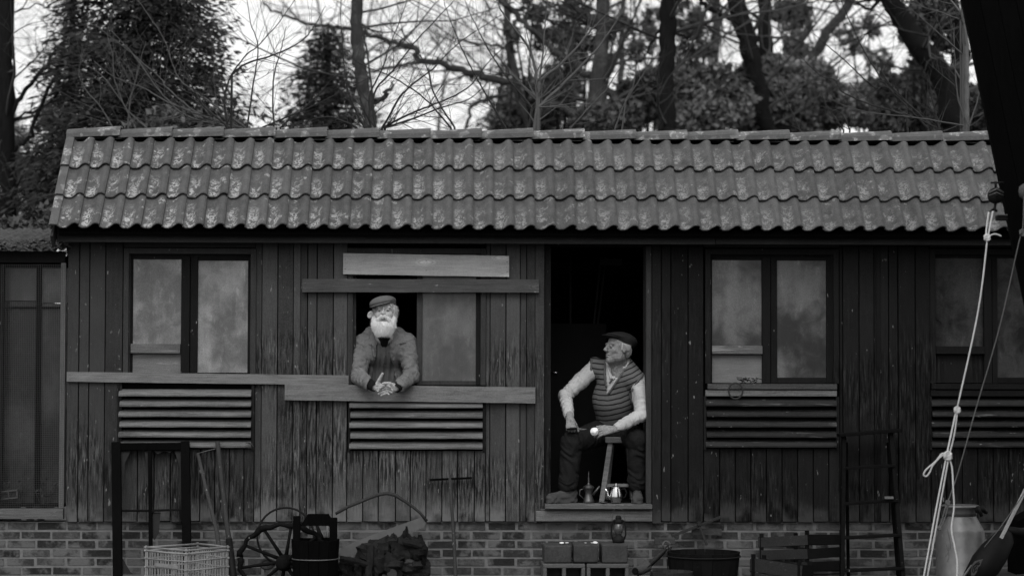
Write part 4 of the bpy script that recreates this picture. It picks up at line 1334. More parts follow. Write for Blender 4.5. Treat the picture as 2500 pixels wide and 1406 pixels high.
# cap
FD = F2 @ Matrix.Rotation(R(5), 3, 'Z') @ Matrix.Rotation(R(11), 3, 'X')
c2s = SDF(A3(C2) - .16, A3(C2) + .19, .003)
Q2 = lambda x, y, z: C2 + FD @ Vector((x, y, z))
c2s.ell(Q2(0, -.028, .078), (.093, .112, .054), FD @ Matrix.Rotation(R(-3), 3, 'X'), .02)
c2s.ell(Q2(0, .060, .074), (.080, .060, .018), FD, .03)
c2s.ell(Q2(0, -.025, .048), (.083, .098, .028), FD, .02)
c2s.ell(Q2(0, -.01, .012), (.079, .098, .040), FD, .008, 's')
cp2 = c2s.build('cap', M['cap_dark'], p2)
br = SDF(A3(C2) - .16, A3(C2) + .19, .0025)
br.ell(Q2(0, .098, .056), (.076, .056, .010), FD @ Matrix.Rotation(R(-4), 3, 'X'), .004)
br.build('peak', M['cap_dark'], cp2)
# torso shape shared by shirt and vest
def torso2(s, off, k=.04):
    s.cap(at(1505, 1035, .42), at(1500, 975, .33), .135 + off, .145 + off, k, flat=((0, 1, 0), .82))
    s.cap(at(1500, 975, .33), at(1507, 925, .28), .145 + off, .128 + off, k, flat=((0, 1, 0), .80))
    s.cap(at(1460, 905, .335), at(1512, 893, .285), .056 + off, .064 + off, k); s.cap(at(1514, 893, .285), at(1551, 930, .215), .064 + off, .056 + off, k); s.cap(at(1520, 885, .30), at(1545, 915, .25), .045 + off, .05 + off, k)
# shirt: body and sleeves, cuffs, collar
sh = SDF(lo2, hi2, .0048)
torso2(sh, 0)
for a, b, c_, ph in ((sL, eL, wL, .5), (sR, eR, wR, 3.1)):
    sh.cap(a, a.lerp(b, .5), .062, .058, .025, wr=(.003, .05, ph)); sh.cap(a.lerp(b, .45), b, .058, .051, .02, wr=(.0042, .043, ph))
    sh.cap(b, b.lerp(c_, .80), .051, .041, .012, wr=(.0042, .040, ph + 1)); sh.cap(b.lerp(c_, .78), b.lerp(c_, .93), .039, .037, .006)
    sh.cap(b.lerp(c_, 1.0), b.lerp(c_, 1.4), .028, .028, .003, 's')
sh.cap(at(1508, 868, .17), at(1506, 910, .21), .060, .045, .01, 's')
sh.cut(lambda x, y, z: (z - Z(1050)) + 0 * x + 0 * y, k=.01)
shirt = sh.build('shirt', M['shirt'], p2)
bsh = bvh_of(shirt)
# vest
vs = SDF(lo2, hi2, .0048)
torso2(vs, .013)
vs.cap(sL + V(.0, 0, .004), at(1478, 905, .31), .078, .070, .02); vs.cap(sR + V(-.01, 0, .0), at(1540, 925, .22), .074, .070, .02)
xc_ = X(1441, 900, .3)
vs.cut(lambda x, y, z: (x - xc_ - .02 * (z - Z(900))) + 0 * y, k=.006)
e0, e1 = at(1577, 908, .15), at(1540, 958, .12)
en = Vector((-(e1.z - e0.z), 0, e1.x - e0.x)).normalized()
if en.x < 0: en = -en
vs.cut(lambda x, y, z: np.maximum(-((x - e0.x) * en.x + (z - e0.z) * en.z), -(x - X(1538, 960, .1) + .3 * (z - e1.z))) + 0 * y, k=.006)
ax_, az_ = X(1486), Z(962)
tl, tr_ = at(1479, 880, .2), at(1540, 880, .2)
def vneck(x, y, z):
    t = (z - az_) / (tl.z - az_)
    xl = ax_ + (tl.x - ax_) * t; xr = ax_ + (tr_.x - ax_) * t
    return np.maximum(np.maximum(np.maximum(xl - x, x - xr) * .8, az_ - z), y - .285)
vs.cut(vneck, k=.004)
vs.cap(at(1506, 868, .17), at(1506, 896, .22), .060, .062, .006, 's')
vs.cut(lambda x, y, z: (z - Z(1046)) + 0 * x + 0 * y, k=.01)
vest = vs.build('striped_vest', M['knit'], p2)
bv = bvh_of(vest)
cord('neck_band', [(1477, 888), (1476, 915), (1479, 940), (1486, 961)], .008, 'knit_band', vest, bv, .001)
cord('neck_band', [(1486, 961), (1497, 944), (1513, 920), (1526, 900), (1531, 886)], .008, 'knit_band', vest, bv, .001)
cord('arm_band', [(1445, 878), (1444, 890), (1443, 905), (1444, 920)], .008, 'knit_band', vest, bv, .001)
cord('arm_band', [(1570, 914), (1560, 927), (1550, 941), (1541, 954)], .008, 'knit_band', vest, bv, .001)
cord('collar', [(1483, 893), (1488, 912), (1492, 925)], .009, 'shirt', shirt, bsh, .002)
cord('collar', [(1526, 896), (1518, 904), (1508, 912), (1496, 925)], .011, 'shirt', shirt, bsh, .004)
cord('collar', [(1510, 912), (1498, 922), (1488, 935)], .007, 'knit_band', shirt, bsh, .003)
for px_, py_ in ((1488, 938), (1487, 950)):
    c_ = drape(bsh, px_, py_, .003); mb = MB(); mb.tube([c_, c_ + V(0, -.003, 0)], [.004, .004], 8); mb.build('button', M['shirt'], shirt)
# trousers
tr = SDF(lo2, hi2, .0055)
tr.cap(hL, kL, .100, .082, .04, wr=(.005, .07, 0)); tr.cap(hR, kR, .100, .082, .04, wr=(.005, .07, 1))
tr.ell(at(1502, 1050, .45), (.17, .14, .10), None, .05)
for a, b, ph, w_ in ((kL, aL, 0., .078), (kR, aR, 2., .070)):
    tr.cap(a, a.lerp(b, .9), w_, .068, .02, wr=(.006, .11, ph)); tr.cap(a.lerp(b, .85), a.lerp(b, .97), .068, .064, .02, wr=(.008, .04, ph))
    tr.ell(a.lerp(b, 1.12), (.075, .075, .022), None, .004, 's')
trs = tr.build('trousers', M['trouser'], p2)
cf = SDF(A3(aL) - .16, A3(aL) + .16, .004)
# boots
fz = Z(1229) + .036
def boot(A, dv, hx):
    bt = SDF(A3(A) - np.array([.26, .30, .12]), A3(A) + np.array([.12, .12, .14]), .0036)
    dv = dv.normalized(); heel = V(A.x + hx, A.y + .015, fz); toe = heel + dv * .185
    bt.cap(A + V(0, 0, .05), heel + V(0, 0, .035), .046, .040, .02); bt.cap(heel, toe, .036, .034, .02)
    bt.cap(heel + (toe - heel) * .35 + V(0, 0, .03), toe + V(0, 0, -.002), .034, .033, .02)
    bt.cap(heel + V(0, 0, -.020), toe + V(0, 0, -.020), .040, .038, .004)
    bt.cut(lambda x, y, z: (z - (Z(1229) + .002)) + 0 * x + 0 * y, k=.002)
    bt.ripple(lambda x, y, z: .003 * np.sin(x * 90 + 2 * np.sin(y * 70)) * np.sin(z * 120))
    bt.build('boot', M['boot'], p2)
boot(aL, V(-.80, -.42, 0), .035); boot(aR, V(-.06, -1, 0), 0)
# what he holds
hc = at(1451, 1053, -.075)
vg = SDF(A3(hc) - .05, A3(hc) + .05, .0025)
vg.ell(hc, (.030, .028, .032), None, .005)
for n_, d0 in (((-.8, -.5, .35), .024), ((.3, -.8, .5), .024), ((-.5, -.6, -.6), .025), ((-.2, -.2, .95), .026), ((.7, -.6, -.3), .024)):
    nv_ = Vector(n_).normalized()
    vg.cut(lambda x, y, z, nv_=nv_, d0=d0: -((x - hc.x) * nv_.x + (y - hc.y) * nv_.y + (z - hc.z) * nv_.z - d0), k=.002)
vo = vg.build('peeled_vegetable', M['white_veg'], None)
tag(vo, 'white peeled vegetable held in the fingers of the seated man', 'vegetable')
kn = thing('knife', 'small peeling knife in the fist resting on the seated man\'s knee', 'knife', at(1408, 1048, -.02))
a = at(1404, 1046, -.03); b = at(1409, 1046.5, -.035); c_ = at(1433, 1047, -.045)
mb = MB(); mb.poly([b + V(0, 0, .007), b + V(0, 0, -.007), c_ + V(-.02, 0, -.004), c_ + V(0, 0, .002), c_ + V(-.03, 0, .006)], V(0, .0015, 0)); mb.build('blade', M['alu'], kn)
mb = MB(); mb.tube([at(1385, 1047, -.005), a, b], [.008, .009, .008], 8); mb.build('handle', M['dark_wood'], kn, smooth=True)

# ------------------------------------------------------------------ things in the doorway
st = thing('stool', 'wooden stool under the seated man, its splayed leg standing between the pots', 'stool', (X(1505), .35, Z(1229)))
a, b = at(1478, 1072, .22), at(1545, 1072, .22)
mb = MB(); mb.bb(a.x, b.x, .20, .55, Z(1081, 1500, .2), Z(1067, 1500, .2)); mb.build('seat', M['rail'], st, bevel=.004)
for (tx, bx2, yt, yb) in ((1490, 1468, .24, .12), (1536, 1548, .24, .16), (1494, 1478, .5, .6), (1532, 1545, .5, .6)):
    mb = MB(); mb.bar(at(tx, 1081, yt), at(bx2, 1229, yb), .038, .030, side=(1, 0, 0)); mb.build('leg', M['plank_mid'], st, bevel=.003)
mb = MB(); mb.bar(at(1480, 1184, .17), at(1538, 1184, .17), .022, .025, side=(0, 0, 1)); mb.build('stretcher', M['plank_mid'], st)

tp = thing('teapot', 'small shiny silver teapot on the doorstep boards beside the stool leg', 'teapot', at(1504, 1228, .03))
c_ = at(1504, 1227, .03)
mb = MB(); mb.lathe([(.030, 0), (.038, .004), (.036, .012), (.046, .030), (.047, .050), (.040, .085), (.034, .105), (.033, .112)], c_, 28); mb.build('body', M['silver'], tp, smooth=True)
mb = MB(); mb.lathe([(.034, .113), (.030, .120), (.012, .127), (.005, .130), (.008, .136), (.006, .143), (.001, .146)], c_, 20); mb.build('lid', M['silver'], tp, smooth=True)
mb = MB(); mb.tube([c_ + V(-.040, 0, .030), c_ + V(-.062, 0, .055), c_ + V(-.068, 0, .085), c_ + V(-.080, -.004, .105)], [.013, .010, .008, .007], 10); mb.build('spout', M['silver'], tp, smooth=True)
mb = MB(); mb.tube([c_ + V(.036, 0, .100), c_ + V(.066, 0, .105), c_ + V(.078, 0, .075), c_ + V(.068, 0, .045), c_ + V(.044, 0, .032)], .0055, 8); mb.build('handle', M['black'], tp, smooth=True)
cp_ = thing('coffee_pot', 'dark tapered coffee pot with a tall spired lid on the doorstep boards', 'coffee pot', at(1437, 1228, .08))
c_ = at(1437, 1227, .08)
mb = MB(); mb.lathe([(.040, 0), (.043, .006), (.038, .020), (.028, .055), (.026, .075), (.036, .105), (.042, .112), (.042, .116)], c_, 26); mb.build('body', M['copper'], cp_, smooth=True)
mb = MB(); mb.lathe([(.041, .117), (.036, .124), (.014, .135), (.006, .150), (.009, .158), (.005, .168), (.007, .180), (.003, .195), (.004, .205), (.001, .235)], c_, 18); mb.build('lid', M['copper'], cp_, smooth=True)
mb = MB(); mb.tube([c_ + V(.030, 0, .060), c_ + V(.060, 0, .095), c_ + V(.082, 0, .125)], [.012, .008, .006], 8); mb.build('spout', M['copper'], cp_, smooth=True)
mb = MB(); mb.tube([c_ + V(-.036, 0, .105), c_ + V(-.064, 0, .095), c_ + V(-.068, 0, .06), c_ + V(-.036, 0, .03)], .005, 8); mb.build('handle', M['copper'], cp_, smooth=True)
ds = MB(); c_ = at(1473, 1228, .02); ds.lathe([(.014, 0), (.028, .004), (.032, .012), (.030, .012), (.013, .006)], c_, 18)
tag(ds.build('saucer', M['copper'], smooth=True), 'small dark saucer between the coffee pot and the teapot', 'saucer')

# ------------------------------------------------------------------ concrete blocks as a step
blk = M['concrete']
zt_ = Z(1345, 1430, -.30)
def block(label, x0, x1, p0, p1, y0, y1, rz=0):
    w_ = X(x1, 1360, y0) - X(x0, 1360, y0); h_ = Z(p0, 1430, y0) - Z(p1, 1430, y0)
    n = 6; mb = MB(); mb.box((0, 0, 0), (w_, y1 - y0, h_))
    o = mb.build('concrete_block', blk, None, bevel=.012)
    o.location = (X((x0 + x1) / 2, 1360, y0), (y0 + y1) / 2, (Z(p0, 1430, y0) + Z(p1, 1430, y0)) / 2); o.rotation_euler = (0, 0, R(rz))
    o.modifiers['bevel'].segments = 3
    tag(o, label, 'concrete block', 'concrete blocks stacked as a step under the doorway')
block('left block of the upper row below the doorway, with shell scraps on top', 1328, 1395, 1331, 1374, -.34, -.06, 1)
block('middle block of the upper row below the doorway', 1401, 1461, 1329, 1373, -.36, -.07, -.5)
block('right block of the upper row below the doorway, carrying the lantern', 1469, 1532, 1328, 1374, -.35, -.06, .8)
for i, (x0, x1, rz) in enumerate(((1325, 1428, 1), (1434, 1537, -1.5))):
    w_ = X(x1, 1400, -.40) - X(x0, 1400, -.40); hb = .20
    hollow_block('hollow_block', ['left hollow block at the bottom of the stacked step', 'right hollow block at the bottom of the stacked step'][i],
                 (X((x0 + x1) / 2, 1400, -.4), -.235, Z(1376, 1430, -.40) - hb / 2 - .002), (w_, .33, hb), R(rz), 0, 'concrete_light', 'hollow blocks under the step', 2)
    zz_ = Z(1376, 1430, -.40) - hb - .004
for k, (px_, py_, s_) in enumerate(((1371, 1330, .018), (1384, 1329, .016), (1453, 1326, .020), (1447, 1328, .015), (1430, 1332, .010))):
    mb = MB(); c_ = at(px_, py_ + 1, -.22); zs = Z(1331, 1430, -.34) + .003
    pr = [(s_ * math.sin(a), s_ * .8 * (1 - math.cos(a))) for a in (.15, .5, .9, 1.3)]
    mb.lathe(pr + [(q[0] * .9, q[1] + .001) for q in pr[::-1]], (c_.x, -.24 + k * .01, zs), 10, Matrix.Rotation(rnd.uniform(-.4, .4), 3, 'X'), cap=False)
    o = mb.build('eggshell', M['shell'], smooth=True)
    tag(o, ['white eggshell half on the left block near its front', 'second white eggshell bit just right of the shell on the left block', 'largest white eggshell piece at the right end of the middle block', 'eggshell piece left of the largest one on the middle block', 'tiny eggshell scrap in the middle of the middle block'][k], 'eggshell', 'eggshell scraps on the blocks')

# ------------------------------------------------------------------ hurricane lantern
ln = thing('lantern', 'small dark hurricane lantern standing on the right concrete block', 'lantern', at(1510, 1330, -.2))
c_ = at(1510, 1330, -.2); c_.z = Z(1328, 1430, -.35) + .002
mb = MB(); mb.lathe([(.040, 0), (.044, .006), (.044, .034), (.030, .044), (.022, .050), (.024, .060)], c_, 22); mb.build('fuel_tank', M['iron'], ln, smooth=True)
mb = MB(); mb.lathe([(.022, .062), (.032, .080), (.036, .100), (.030, .125), (.020, .138)], c_, 22, cap=False); mb.build('glass', M['glass_dark'], ln, smooth=True)
mb = MB(); mb.lathe([(.026, .139), (.030, .145), (.028, .162), (.020, .170), (.024, .176), (.018, .192), (.006, .197)], c_, 20); mb.build('chimney', M['iron'], ln, smooth=True)
mb = MB()
for q in (-1, 1):
    mb.tube([c_ + V(q * .040, 0, .02), c_ + V(q * .052, 0, .055), c_ + V(q * .051, 0, .12), c_ + V(q * .040, 0, .155), c_ + V(q * .022, 0, .165)], .0060, 8)
mb.build('side_tube', M['iron'], ln, smooth=True)
mb = MB(); mb.tube([c_ + V(-.050, 0, .150), c_ + V(-.038, -.004, .23), c_ + V(-.012, -.004, .262), c_ + V(.030, -.004, .235), c_ + V(.050, 0, .150)], .0018, 6); mb.build('bail', M['iron_light'], ln, smooth=True)
mb = MB()
for k in range(4): mb.tube([c_ + V(.034 * math.cos(k * 1.57 + .4), .034 * math.sin(k * 1.57 + .4), .065), c_ + V(.037 * math.cos(k * 1.57 + .4), .037 * math.sin(k * 1.57 + .4), .135)], .0012, 5)
mb.build('guard_wire', M['iron_light'], ln)

# ------------------------------------------------------------------ old empty window frame leaning on the wall
fr = thing('old_window_frame', 'tall black window frame with broken panes leaning on the wall', 'window frame', at(370, 1400, -.45))
YF = lambda py: -.06 - (py - 1080) / 330. * .30
def fbar(par, a, b, w_, m='black_wood', name='stile', t=.045):
    A_, B_ = at(a[0], a[1], YF(a[1])), at(b[0], b[1], YF(b[1]))
    mb = MB(); mb.bar(A_, B_, w_ / 330., t, side=(1, 0, 0) if abs(a[0] - b[0]) < abs(a[1] - b[1]) else (0, 0, 1)); return mb.build(name, M[m], par, bevel=.003)
fbar(fr, (284, 1080), (288, 1455), 22); fbar(fr, (452, 1078), (458, 1455), 21)
fbar(fr, (296, 1090), (442, 1089), 18, name='top_rail'); fbar(fr, (366, 1100), (369, 1450), 9, name='mullion', t=.03)
fbar(fr, (298, 1246), (365, 1246), 5, 'dark_wood', 'glazing_bar', .03); fbar(fr, (370, 1246), (446, 1243), 5, 'dark_wood', 'glazing_bar', .03)
M['shard'] = simple('sooty_glass', .012, .6, 20, .6, .1, 0)
for pts in (((296, 1098), (320, 1098), (305, 1130), (300, 1200), (296, 1220)), ((442, 1098), (425, 1098), (430, 1112), (438, 1140), (437, 1190), (442, 1230)), ((372, 1098), (424, 1098), (415, 1105), (400, 1101), (385, 1108)),
            ((299, 1400), (299, 1362), (318, 1395), (325, 1400)), ((372, 1250), (392, 1250), (388, 1300), (377, 1318), (372, 1310)), ((352, 1098), (365, 1098), (364, 1150), (356, 1125))):
    mb = MB(); mb.poly([at(a, b, YF(b) + .01) for a, b in pts], V(0, .003, 0)); mb.build('broken_pane', M['shard'], fr)

# ------------------------------------------------------------------ pale slatted basket crate seen on its corner
bk = thing('slatted_basket', 'pale square basket of thin bars in front of the black frame', 'basket', at(455, 1406, -1.0))
YB = -.85
kx = at(455, 1340, YB - .28); lx = at(357, 1330, YB); rx = at(556, 1325, YB + .03)
top_z = (Z(1338, 455, YB - .1))
pts = [V(lx.x, YB, top_z), V(kx.x, YB - .28, top_z), V(rx.x, YB + .02, top_z), V(kx.x + .01, YB + .29, top_z)]
levels = [0, -.022, -.075, -.135, -.20]
for i in range(4):
    a, b = pts[i], pts[(i + 1) % 4]
    for lv in levels:
        mb = MB(); d = (b - a).normalized() * .016; mb.tube([a - d + V(0, 0, lv + rnd.uniform(-.002, .002)), (a + b) / 2 + V(0, 0, lv + rnd.uniform(-.004, .004)), b + d + V(0, 0, lv + rnd.uniform(-.002, .002))], .0075 if lv in (0, -.022) else .006, 6)
        mb.build('rail', M['wicker'], bk, smooth=True)
    n = 15
    for k in range(n):
        q = a.lerp(b, (k + .5) / n); mb = MB(); mb.tube([q + V(0, 0, -.018), q + V(rnd.uniform(-.003, .003), 0, -.235)], .0048, 5); mb.build('bar', M['wicker'], bk)
for q in pts:
    mb = MB(); mb.tube([q + V(0, 0, .012), q + V(0, 0, -.24)], .0085, 6); mb.build('corner_post', M['wicker'], bk)
mb = MB(); mb.poly([p_ + V(0, 0, -.245) for p_ in pts], V(0, 0, .008)); mb.build('base', M['wicker'], bk)
mb = MB(); mb.poly([pts[0].lerp(pts[1], .22) + V(0, -.012, -.10), pts[0].lerp(pts[1], .80) + V(0, -.012, -.105), pts[0].lerp(pts[1], .80) + V(0, -.012, -.13), pts[0].lerp(pts[1], .22) + V(0, -.012, -.125)], V(0, .006, 0)); mb.build('patch_slat', M['wicker'], bk)
# stand it on something: a dark box under the basket
mb = MB(); mb.bb(kx.x - .22, kx.x + .22, YB - .18, YB + .20, .0, top_z - .248)
for o_ in ([mb.build('low_box', M['dark_wood'])]): tag(o_, 'low dark wooden box under the pale basket', 'box')

# ------------------------------------------------------------------ long handles leaning left
def stick(name, label, cat, pts, rads, m='handle', group=None, n=8):
    mb = MB(); mb.tube(pts, rads, n); o = mb.build(name, M[m], None, smooth=True); return tag(o, label, cat, group)
t1 = thing('tool_handle', 'shorter worn pole with a pale ring, tilted, left of the long pole', 'pole', at(540, 1380, -.5))
mb = MB(); mb.tube([at(483, 1106, -.06), at(500, 1180, -.16), at(528, 1290, -.30), at(545, 1400, -.45), at(552, 1450, -.5)], [.012, .013, .016, .019, .02], 8); mb.build('shaft', M['handle'], t1, smooth=True)
mb = MB(); mb.tube([at(490.5, 1147, -.11), at(493.5, 1154, -.12)], [.0165, .0165], 8); mb.build('ring', M['concrete_light'], t1)
t2 = thing('tool_handle', 'longest straight pole leaning on the boards between frame and wheel', 'pole', at(572, 1440, -.5))
mb = MB(); mb.tube([at(531, 1078, -.05), at(541, 1170, -.15), at(555, 1290, -.28), at(565, 1350, -.35)], [.016, .017, .018, .020], 8); mb.build('shaft', M['handle'], t2, smooth=True)
mb = MB(); mb.tube([at(559, 1315, -.31), at(570, 1420, -.42), at(573, 1455, -.46)], [.024, .030, .03], 8); mb.build('socket', M['black'], t2, smooth=True)
stick('string', 'thin string tied between the tops of the two leaning poles', 'string', [at(484, 1106, -.07), at(505, 1100, -.08), at(530, 1094, -.06)], .0022, 'rope_dark', n=5)
sw = MB()
for k in range(14):
    a = at(612, 1083, -.045); e = a + V(rnd.uniform(-.05, .03), -.01, rnd.uniform(-.04, .02)); sw.tube([a, (a + e) / 2 + V(0, -.01, .004), e], .0022, 4)
tag(sw.build('straw_tuft', M['concrete_light']), 'pale tuft of straw caught on the right end of the left vent', 'straw')

# ------------------------------------------------------------------ wagon wheel
wh = thing('wagon_wheel', 'broken wooden wagon wheel with wavy rim standing against the bricks', 'wheel', at(660, 1440, -.35))
wc = at(696, 1372, -.36)
RW = .335
def wp(a, r_, dy=0): return wc + V(math.cos(a) * r_, dy - .10 * math.cos(a), math.sin(a) * r_ * .80)
segs = 7
for k in range(segs):
    a0, a1 = 2 * math.pi * k / segs + .35, 2 * math.pi * (k + 1) / segs + .32
    pp = []; rr = []
    for j in range(9):
        a = a0 + (a1 - a0) * j / 8; pp.append(wp(a, RW + .010 * math.sin(j * 1.7 + k))); rr.append(.026 - .010 * math.sin(math.pi * j / 8))
    mb = MB(); mb.tube(pp, rr, 7); mb.build('felloe', M['dark_wood'], wh, smooth=True)
for k in range(10):
    a = 2 * math.pi * k / 10 + .18
    mb = MB(); mb.tube([wp(a, .05), wp(a, .18), wp(a, RW - .01)], [.016, .013, .012], 6); mb.build('spoke', M['dark_wood'], wh, smooth=True)
Mh = Matrix.Rotation(R(90), 3, 'X') @ Matrix.Rotation(R(-12), 3, 'Y')
mb = MB(); mb.lathe([(.035, -.09), (.050, -.08), (.062, -.02), (.060, .03), (.045, .09), (.030, .10)], wc + V(0, -.02, 0), 18, Mh); mb.build('hub', M['dark_wood'], wh, smooth=True)
# iron hoop
pts = []
hc_ = at(697, 1308, -.20)
for k in range(33):
    a = math.pi * 2 * k / 32; pts.append(hc_ + V(math.cos(a) * .205, .02 * math.sin(a), math.sin(a) * .205))
tag(MB().tube(pts, .0085, 6, cap=False).build('iron_hoop', M['iron'], smooth=True), 'thin dark iron hoop standing behind the wagon wheel', 'hoop')
pts = []
rc_ = at(652, 1376, -.16)
for k in range(25):
    a = math.pi * 2 * k / 24; pts.append(rc_ + V(math.cos(a) * .045, 0, math.sin(a) * .032))
tag(MB().tube(pts, .012, 8, cap=False).build('iron_ring', M['concrete'], smooth=True), 'small grey ring lying behind the wheel spokes', 'ring')

# ------------------------------------------------------------------ well bucket with tall staves
bu = thing('wooden_bucket', 'black wooden bucket with two tall staves and a shaped carrying board', 'bucket', at(770, 1440, -.50))
bc = at(770, 1320, -.50); zt2 = Z(1316, 770, -.5); zb2 = zt2 - .40
for k in range(14):
    a0 = 2 * math.pi * k / 14; a1 = 2 * math.pi * (k + 1) / 14 - .02
    mb = MB()
    rt_, rb_ = .172, .150
    tall = k in (0, 7 - 1 + 0) and False
    p8 = []
    for (r0, z_) in ((rb_, zb2), (rt_, zt2 + rnd.uniform(-.003, .003))):
        for a in (a0, a1): p8.append((bc.x + math.cos(a) * r0, bc.y + math.sin(a) * r0, z_))
        for a in (a1, a0): p8.append((bc.x + math.cos(a) * (r0 - .018), bc.y + math.sin(a) * (r0 - .018), z_))
    mb.v = p8; mb.f = [(0, 3, 2, 1), (4, 5, 6, 7), (0, 1, 5, 4), (1, 2, 6, 5), (2, 3, 7, 6), (3, 0, 4, 7)]
    mb.build('stave', M['black_wood'], bu)
for hz in (-.135, -.33):
    rr_ = .172 + hz * .055
    pts = [V(bc.x + math.cos(2 * math.pi * k / 28) * rr_, bc.y + math.sin(2 * math.pi * k / 28) * rr_, zt2 + hz) for k in range(29)]
    MB().tube(pts, .0045, 6, cap=False).build('hoop', M['iron_light'], bu, smooth=True)
for (xa, xb) in ((716, 734), (805, 824)):
    mb = MB(); mb.bb(X(xa, 1300, -.5), X(xb, 1300, -.5), -.545, -.515, zt2 - .05, Z(1258 if xa < 750 else 1262, 770, -.5)); mb.build('ear_stave', M['black_wood'], bu, bevel=.004)
mb = MB(); mb.poly([at(a, b, -.53) for a, b in ((732, 1282), (737, 1278), (744, 1266), (751, 1254), (802, 1254), (812, 1268), (822, 1276), (822, 1290), (800, 1283), (732, 1283))], V(0, .028, 0)); mb.build('carrying_board', M['black_wood'], bu)
mb = MB(); mb.lathe([(.145, 0), (.145, .015)], (bc.x, bc.y, zt2 - .06), 20); mb.build('bottom', M['black'], bu)
# two little tools behind the bucket
stick('wood_chisel', 'slim dark handle seen through the left half of the bucket opening', 'tool', [at(772, 1277, -.25), at(785, 1316, -.28)], [.008, .022], 'dark_wood')
stick('wood_chisel', 'slim pale handle seen through the right half of the bucket opening', 'tool', [at(800, 1278, -.22), at(799, 1318, -.24)], [.009, .011], 'plank_mid')

# ------------------------------------------------------------------ bow saw with a bent branch handle
sa = thing('bow_saw', 'long wide saw blade with a bent branch as its handle', 'saw', at(930, 1300, -.3))
arc = [(819, 1253), (850, 1237), (880, 1224), (905, 1213), (925, 1206), (945, 1204), (965, 1208), (985, 1220), (1010, 1237), (1027, 1253), (1042, 1272)]
mb = MB(); mb.tube([at(a, b + rnd.uniform(-1, 1), -.12 - .0004 * (1042 - a)) for a, b in arc], [.011, .012, .013, .012, .013, .014, .014, .012, .011, .010, .012], 7); mb.build('branch_handle', M['handle'], sa, smooth=True)
mb = MB(); mb.poly([at(a, b, -.12 - .0004 * (1042 - a)) for a, b in ((1042, 1272), (1035, 1286), (960, 1322), (880, 1348), (828, 1366), (832, 1352), (820, 1345), (870, 1320), (950, 1290), (1000, 1272), (1030, 1262))], V(0, .003, 0)); mb.build('blade', simple('saw_steel', .085, .4, 14, .5, .5, .1), sa)
mb = MB()
for k in range(34):
    f_ = k / 34; px_ = 1035 - f_ * 205; py_ = 1287 + f_ * 79 - 3 * math.sin(f_ * 3); c_ = at(px_, py_, -.12 - .0004 * (1042 - px_))
    mb.poly([c_ + V(-.008, 0, .004), c_ + V(.006, 0, .009), c_ + V(.001, 0, -.007)], V(0, .003, 0))
mb.build('teeth', simple('saw_teeth', .07, .3, 14, .5, .5, 0), sa, kind='stuff')

# ------------------------------------------------------------------ heap of stumps and logs
def lump(c, r, seed, m='log', el=(1, 1, 1)):
    r_ = random.Random(seed); me_v = []; n1, n2 = 9, 13
    ph = [r_.uniform(0, 6.28) for _ in range(6)]
    for i in range(n1 + 1):
        th = math.pi * i / n1
        for j in range(n2):
            a = 2 * math.pi * j / n2
            k = 1 + .20 * math.sin(3 * a + ph[0] + 2 * th) + .16 * math.sin(5 * th + ph[1] + a) + .13 * math.sin(7 * a + ph[2]) + r_.uniform(-.10, .10)
            me_v.append((c[0] + r * k * el[0] * math.sin(th) * math.cos(a), c[1] + r * k * el[1] * math.sin(th) * math.sin(a), c[2] + r * k * el[2] * math.cos(th)))
    mb = MB(); mb.v = me_v
    for i in range(n1):
        for j in range(n2):
            j2 = (j + 1) % n2; mb.f.append((i * n2 + j, (i + 1) * n2 + j, (i + 1) * n2 + j2, i * n2 + j2))
    return mb
hp = [(945, 1335, .085, (1, .8, .8)), (985, 1345, .10, (.9, .8, 1.)), (1020, 1345, .085, (.8, .8, 1.1)), (905, 1350, .09, (1.1, .8, .8)), (1005, 1385, .10, (1, .8, .9)), (960, 1385, .085, (1, 1, 1)), (880, 1392, .08, (.8, .9, 1.2)), (845, 1395, .075, (1, .8, 1.)), (922, 1378, .075, (.7, .8, 1.2)), (1035, 1392, .06, (.8, .8, 1.3)), (990, 1318, .05, (.6, .6, 1.4)), (962, 1322, .045, (.8, .7, 1.1))]
lab = ['lumpy dark stump at the top left of the heap under the saw', 'big rough stump at the middle top of the heap', 'rough stump at the right edge of the heap, upper one', 'dark stump under the lower edge of the saw blade', 'big stump low on the right of the heap', 'round stump low in the middle of the heap', 'upright stump piece low left of the heap, right of the bucket', 'lowest left stump touching the bucket', 'upright dark split log in the middle left of the heap', 'small upright log at the lower right end of the heap', 'pointed root standing up on top of the heap', 'small knobbly root left of the pointed root']
for i, (px_, py_, r_, el) in enumerate(hp):
    o = lump(at(px_, py_, -.30 - .03 * (i % 3)), r_, i + 5, el=el).build('stump', M['log']); tag(o, lab[i], 'stump', 'stumps heaped under the saw')
for i, (a, b, r_) in enumerate((((905, 1330), (898, 1405), .026), ((985, 1322), (1030, 1335), .022), ((830, 1362), (900, 1378), .020))):
    mb = MB(); A_, B_ = at(*a, -.40), at(*b, -.42); mb.tube([A_, (A_ + B_) / 2 + V(.006, 0, .005), B_], [r_, r_ * 1.1, r_ * .9], 7)
    tag(mb.build('split_log', M['log']), ['upright split log leaning in the stump heap', 'short split log lying on top of the stump heap', 'split log lying below the saw tip beside the bucket'][i], 'log', 'logs in the heap')
mb = MB(); c_ = at(957, 1400, -.45); mb.tube([c_, c_ + V(0, .2, 0)], [.035, .037], 12); tag(mb.build('cut_log', M['concrete']), 'pale sawn log end at the very bottom of the stump heap', 'log')
tag(lump(at(999, 1372, -.40), .026, 77, el=(1.3, .8, .8)).build('stone', M['concrete']), 'small pale stone lodged in the stump heap', 'stone')

